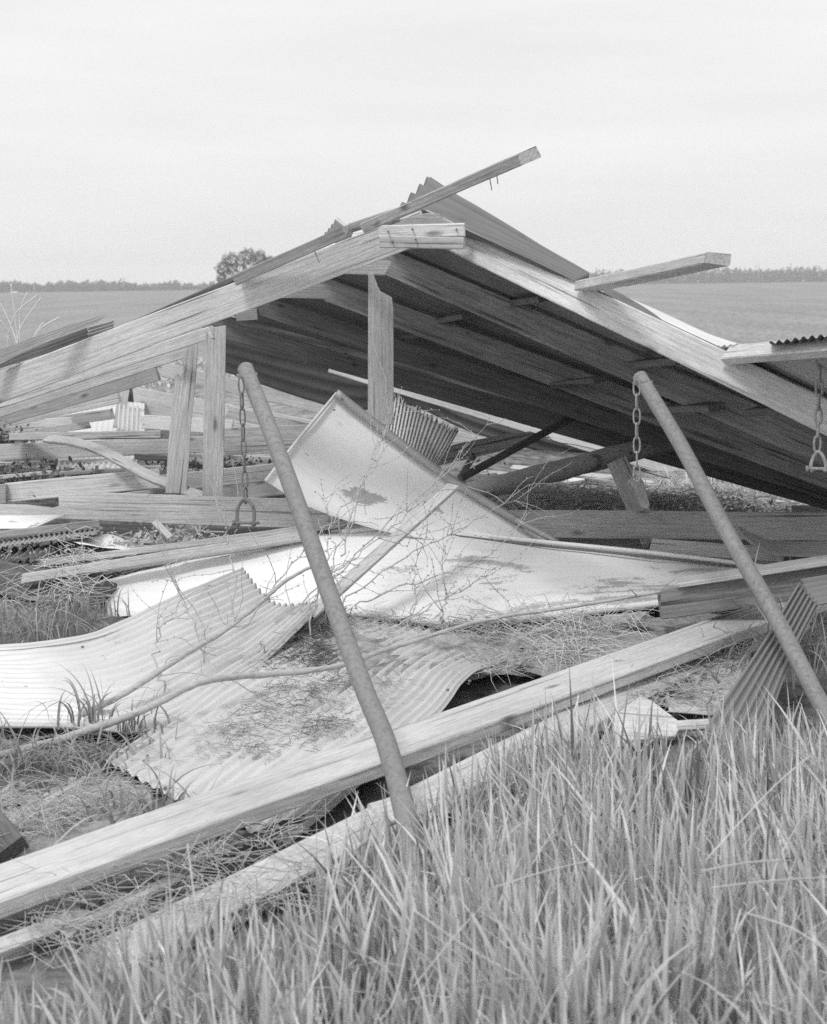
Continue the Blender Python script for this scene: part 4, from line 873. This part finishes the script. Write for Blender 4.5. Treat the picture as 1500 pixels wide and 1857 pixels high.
# bare shrub with budding stems
def shrub():
    stems = [[(640, 1160, 5.95), (600, 1040, 6.1), (640, 930, 6.4), (700, 800, 6.7)],
             [(560, 1100, 6.1), (660, 990, 6.3), (780, 880, 6.5), (890, 762, 6.7)],
             [(600, 1110, 6.0), (720, 1020, 6.2), (860, 945, 6.4), (995, 868, 6.6)],
             [(500, 1130, 5.9), (620, 1030, 6.1), (740, 930, 6.3), (860, 790, 6.5)],
             [(735, 1160, 6.0), (752, 1080, 6.1), (756, 1000, 6.25), (790, 880, 6.4)],
             [(795, 1145, 6.1), (808, 1080, 6.15), (800, 1020, 6.25), (830, 940, 6.4)],
             [(560, 1150, 5.9), (590, 1020, 6.0), (600, 940, 6.2), (570, 890, 6.3)],
             [(640, 1100, 6.0), (740, 1060, 6.1), (880, 1010, 6.25), (960, 930, 6.4)],
             [(440, 1140, 5.8), (540, 1010, 6.0), (640, 900, 6.2), (710, 760, 6.4)],
             [(380, 1230, 5.5), (350, 1130, 5.6), (320, 1060, 5.7), (310, 1040, 5.8)],
             [(300, 1250, 5.3), (280, 1170, 5.4), (330, 1090, 5.5), (380, 1060, 5.6)],
             [(620, 1010, 6.2), (660, 870, 6.5), (730, 720, 6.8)],
             [(420, 1120, 5.7), (425, 1040, 5.8), (408, 970, 5.9), (398, 915, 6.0)],
             [(660, 1180, 5.9), (760, 1110, 6.0), (850, 1060, 6.1), (900, 1030, 6.2)]]
    root = empty('bare_shrub', P(640, 1165, 5.95), 'bare budding shrub with thin pale stems in front of the white panels', 'shrub')
    rr = random.Random(21)
    for pts in stems:
        t = Tubes(); path = catmull([P(*p) for p in pts], 9); n = len(path)
        path = [p + Vector([rr.gauss(0, .006) for _ in range(3)]) for p in path]
        rad = [.0036 - .0026 * i / (n - 1) for i in range(n)]
        t.add(path, rad, 5)
        for i in range(4, n): 
            if rr.random() < .75: t.ball(path[i] + Vector([rr.gauss(0, .003) for _ in range(3)]), rr.uniform(.0028, .0048))
        for k in range(10):
            i = rr.randrange(3, n - 1); d = (path[i+1] - path[i-1]).normalized(); dd = (d * .8 + Vector((rr.gauss(0, .6), rr.gauss(0, .4), rr.gauss(.1, .5)))).normalized()
            l = rr.uniform(.08, .34); q = [path[i]]
            for s in range(7): dd = (dd + Vector([rr.gauss(0, .16) for _ in range(3)])).normalized(); q.append(q[-1] + dd * l / 7)
            t.add(q, [.0017 - .0009 * s / 7 for s in range(8)], 4)
            for v in q[1:]:
                if rr.random() < .8: t.ball(v + Vector([rr.gauss(0, .002) for _ in range(3)]), rr.uniform(.0022, .0042))
        t.build('stem', TWIG, root)
shrub()
# pale weeds behind the left roof edge
t = Tubes()
for pts in [[(36, 660, 8.5), (28, 580, 8.5), (20, 515, 8.5)], [(40, 655, 8.5), (20, 590, 8.6), (-10, 530, 8.6)], [(34, 660, 8.5), (35, 600, 8.5), (75, 540, 8.5)], [(30, 660, 8.5), (14, 600, 8.4), (-20, 560, 8.4)], [(10, 650, 8.5), (25, 575, 8.5), (68, 535, 8.5)], [(38, 655, 8.5), (36, 570, 8.5), (50, 530, 8.5)], [(60, 640, 8.5), (70, 600, 8.5), (108, 575, 8.5)], [(5, 655, 8.5), (-5, 620, 8.5), (-10, 600, 8.5)], [(50, 650, 8.5), (62, 610, 8.5), (78, 585, 8.5)]]:
    t.add(catmull([P(*p) for p in pts], 6), .0032, 4)
tag(t.build('dry_weed', DRYM), 'pale dry weed with thin bare stems against the field at the left edge', 'weed')

# odds and ends
t = Tubes(); t.add(catmull([P(*p) for p in [(980, 770, 9.6), (1004, 800, 9.6), (1040, 806, 9.5), (1100, 822, 9.2), (1160, 852, 8.6), (1215, 868, 8.4)]], 8), .0022, 4)
t.add(catmull([P(*p) for p in [(1004, 800, 9.6), (1060, 818, 9.4), (1120, 836, 9.0), (1170, 850, 8.6)]], 8), .0022, 4)
tag(t.build('wire', CHAIN), 'loose wire trailing from the rear rafter over the round pole', 'wire')
tag(sheet('crumpled_scrap', [[(150, 975, 7.3), (140, 1000, 7.1)], [(200, 968, 7.35), (205, 1004, 7.1)], [(262, 984, 7.3), (268, 1000, 7.15)]], 0, 0, WHITE2, None, None, nv=22, per=8, dents=.05, ragged=.06), 'crumpled white scrap in the rubble under the torn beam', 'scrap')
def chips(quads, n, label):
    V, Fc = [], []
    for i in range(n):
        a, b, c, e = [P(*k) for k in quads[RS.randint(len(quads))]]; u, v = RS.rand(), RS.rand()
        p = a.lerp(b, u).lerp(e.lerp(c, u), v) + Vector((0, 0, .015)); an = RS.uniform(0, 6.28); l, w_, h = RS.uniform(.02, .11), RS.uniform(.006, .02), RS.uniform(.002, .008)
        M = Matrix.Rotation(an, 3, 'Z') @ Matrix.Rotation(RS.normal(0, .25), 3, 'Y'); k = len(V)
        V += [p + M @ Vector((x * l / 2, y * w_ / 2 * (1 - .5 * (x > 0)), z * h / 2)) for z in (-1, 1) for x, y in ((-1, -1), (1, -1), (1, 1), (-1, 1))]
        Fc += [tuple(k + j for j in f) for f in ((0,3,2,1),(4,5,6,7),(0,1,5,4),(1,2,6,5),(2,3,7,6),(3,0,4,7))]
    o0 = V[0].copy(); o = link_mesh('splinters', [v - o0 for v in V], Fc, WOOD, None, Matrix.Translation(o0)); tag(o, label, 'splinters', kind='stuff')
chips([[(440, 1260, 5.45), (1060, 1215, 5.6), (1100, 1130, 6.2), (560, 1130, 6.15)], [(1130, 1290, 5.1), (1300, 1290, 5.1), (1380, 1130, 6.1), (1250, 1150, 6.0)]], 160, 'wood splinters scattered on the dirt in the middle')
chips([[(60, 1010, 7.1), (330, 1000, 7.2), (400, 965, 7.5), (160, 965, 7.5)], [(-20, 1540, 4.1), (200, 1490, 4.3), (260, 1400, 4.8), (-20, 1440, 4.6)]], 120, 'wood splinters scattered in the rubble at left')
chips([[(100, 870, 9.0), (640, 870, 9.0), (640, 835, 10.5), (100, 835, 10.5)], [(830, 925, 8.3), (1200, 925, 8.3), (1200, 880, 10), (830, 880, 10)]], 260, 'wood splinters on the ground inside the shed')

# ---------------------------------------------------------------- far background
def crown_tris(V, Fc, c, rx, ry, rz, n, s, rs):
    for i in range(n):
        v = rs.normal(0, 1, 3); v /= np.linalg.norm(v); v *= rs.uniform(.35, 1) ** .5
        lump = .75 + .45 * noise.noise(Vector((v[0] * 2.2 + c.x, v[1] * 2.2, v[2] * 2.2)))
        p = Vector((c.x + v[0] * rx * lump, c.y + v[1] * ry * lump, c.z + v[2] * rz * lump))
        a = Vector(rs.normal(0, 1, 3)).normalized(); b = a.cross(Vector(rs.normal(0, 1, 3))).normalized(); q = s * rs.uniform(.5, 1.4); k = len(V)
        V += [p - a * q, p + b * q * .6, p + a * q, p - b * q * .6]; Fc.append((k, k + 1, k + 2, k + 3))
def wood(px0, px1, D, tops, label, seed):
    rs = np.random.RandomState(seed); V, Fc = [], []
    x = px0
    while x < px1:
        k = (x - px0) / (px1 - px0) * (len(tops) - 1); a = min(int(k), len(tops) - 2); top = tops[a] + (tops[a+1] - tops[a]) * (k - a)
        d = D * rs.uniform(.96, 1.12); pt = P(x, top + rs.uniform(-2, 5), d); gz = P(x, 540, d).z - 2
        h = pt.z - gz; r = rs.uniform(3.0, 6.5)
        crown_tris(V, Fc, Vector((pt.x, pt.y, pt.z - h * .42)), r, r, h * .5, 230, 1.15, rs)
        x += rs.uniform(3, 6)
    o0 = V[0].copy(); o = link_mesh('far_wood', [v - o0 for v in V], Fc, TREE_LEAF, None, Matrix.Translation(o0)); return tag(o, label, 'woods', kind='stuff')
wood(-120, 420, 1250, [507, 512, 510, 509, 513, 508, 508, 508, 514, 510, 514, 511], 'far line of woods on the left horizon', 1)
wood(700, 1640, 1250, [500, 498, 495, 492, 490, 487, 485, 484, 482, 481, 480], 'far line of woods on the right horizon', 2)
# lone tree
tb = P(447, 532, 300); lone = empty('tree', tb, 'lone round tree standing in the field behind the left roof slope', 'tree')
rs = np.random.RandomState(5); V, Fc = [], []
for (px, py, r, n) in [(405, 487, 1.9, 420), (420, 472, 1.9, 420), (447, 465, 2.0, 420), (470, 468, 1.9, 420), (488, 476, 1.5, 300), (436, 490, 2.3, 420), (462, 492, 2.2, 420), (480, 500, 1.8, 300), (400, 505, 1.3, 200), (425, 510, 1.5, 250), (450, 515, 1.6, 250)]:
    c = P(px, py, 300) - tb; c.y += rs.normal(0, 1.2); crown_tris(V, Fc, c, r * 1.1, r * 1.1, r * 1.05, n * 2, .15, rs)
link_mesh('crown', [v + tb for v in V], Fc, TREE_LEAF2, lone)
t = Tubes(); t.add([tb - Vector((0, 0, .5)), tb + Vector((.1, 0, 2)), P(447, 490, 300)], [.35, .28, .15], 8)
for q in [(420, 478), (470, 475), (405, 490), (440, 468), (486, 482)]: t.add([tb + Vector((.1, 0, 2)), (tb + P(q[0], q[1], 300)) / 2 + Vector((0, 0, .8)), P(q[0], q[1], 300)], [.16, .1, .04], 6)
t.build('trunk', DARKW, lone)
# utility poles
for (px, y0, y1, d, lb) in [(62, 501, 533, 900, 'leftmost utility pole on the far left horizon'), (224, 500, 532, 900, 'utility pole on the far horizon between the left edge and the lone tree'), (1376, 470, 513, 700, 'utility pole in front of the woods on the right horizon')]:
    a, b = P(px, y1 + 3, d), P(px, y0, d); rt = empty('utility_pole', a, lb, 'utility pole', 'utility poles along the horizon')
    t = Tubes(); t.add([a, b], [.17, .12], 8); t.build('pole', PALE, rt)
    t = Tubes(); z = (b - a) * .9 + a; t.add([z - Vector((1.1, 0, 0)), z + Vector((1.1, 0, 0))], .08, 6); t.build('crossarm', PALE, rt)
# small white shed on the left horizon
hb = empty('farm_shed', P(26, 536, 700), 'tiny white farm shed on the far left horizon', 'shed')
c = P(26, 536, 700); V = [c + Vector(q) for q in ((-1.3,-1,0),(1.3,-1,0),(1.3,1,0),(-1.3,1,0),(-1.3,-1,1.1),(1.3,-1,1.1),(1.3,1,1.1),(-1.3,1,1.1))]
link_mesh('wall', V, [(0,1,5,4),(1,2,6,5),(2,3,7,6),(3,0,4,7)], WHITE2, hb)
V = [c + Vector(q) for q in ((-1.5,-1.2,1.1),(1.5,-1.2,1.1),(1.5,1.2,1.1),(-1.5,1.2,1.1),(-1.5,0,1.7),(1.5,0,1.7))]
link_mesh('roof', V, [(0,1,5,4),(2,3,4,5),(0,4,3),(1,2,5),(0,3,2,1)], WHITE2, hb)
# aerial haze over the plain
m = bpy.data.materials.new('haze'); m.use_nodes = True; tt = m.node_tree; tt.nodes.clear()
o_ = N(tt, 'ShaderNodeOutputMaterial'); pv = N(tt, 'ShaderNodeVolumePrincipled'); pv.inputs['Color'].default_value = (.95, .95, .95, 1); pv.inputs['Density'].default_value = .00042
tt.links.new(pv.outputs[0], o_.inputs['Volume'])
x0, x1, y0, y1, z0, z1 = -4200, 4200, -10, 4100, -45, 40
V = [(x0,y0,z0),(x1,y0,z0),(x1,y1,z0),(x0,y1,z0),(x0,y0,z1),(x1,y0,z1),(x1,y1,z1),(x0,y1,z1)]
hz = link_mesh('haze', V, [(0,3,2,1),(4,5,6,7),(0,1,5,4),(1,2,6,5),(2,3,7,6),(3,0,4,7)], m); tag(hz, kind='stuff')
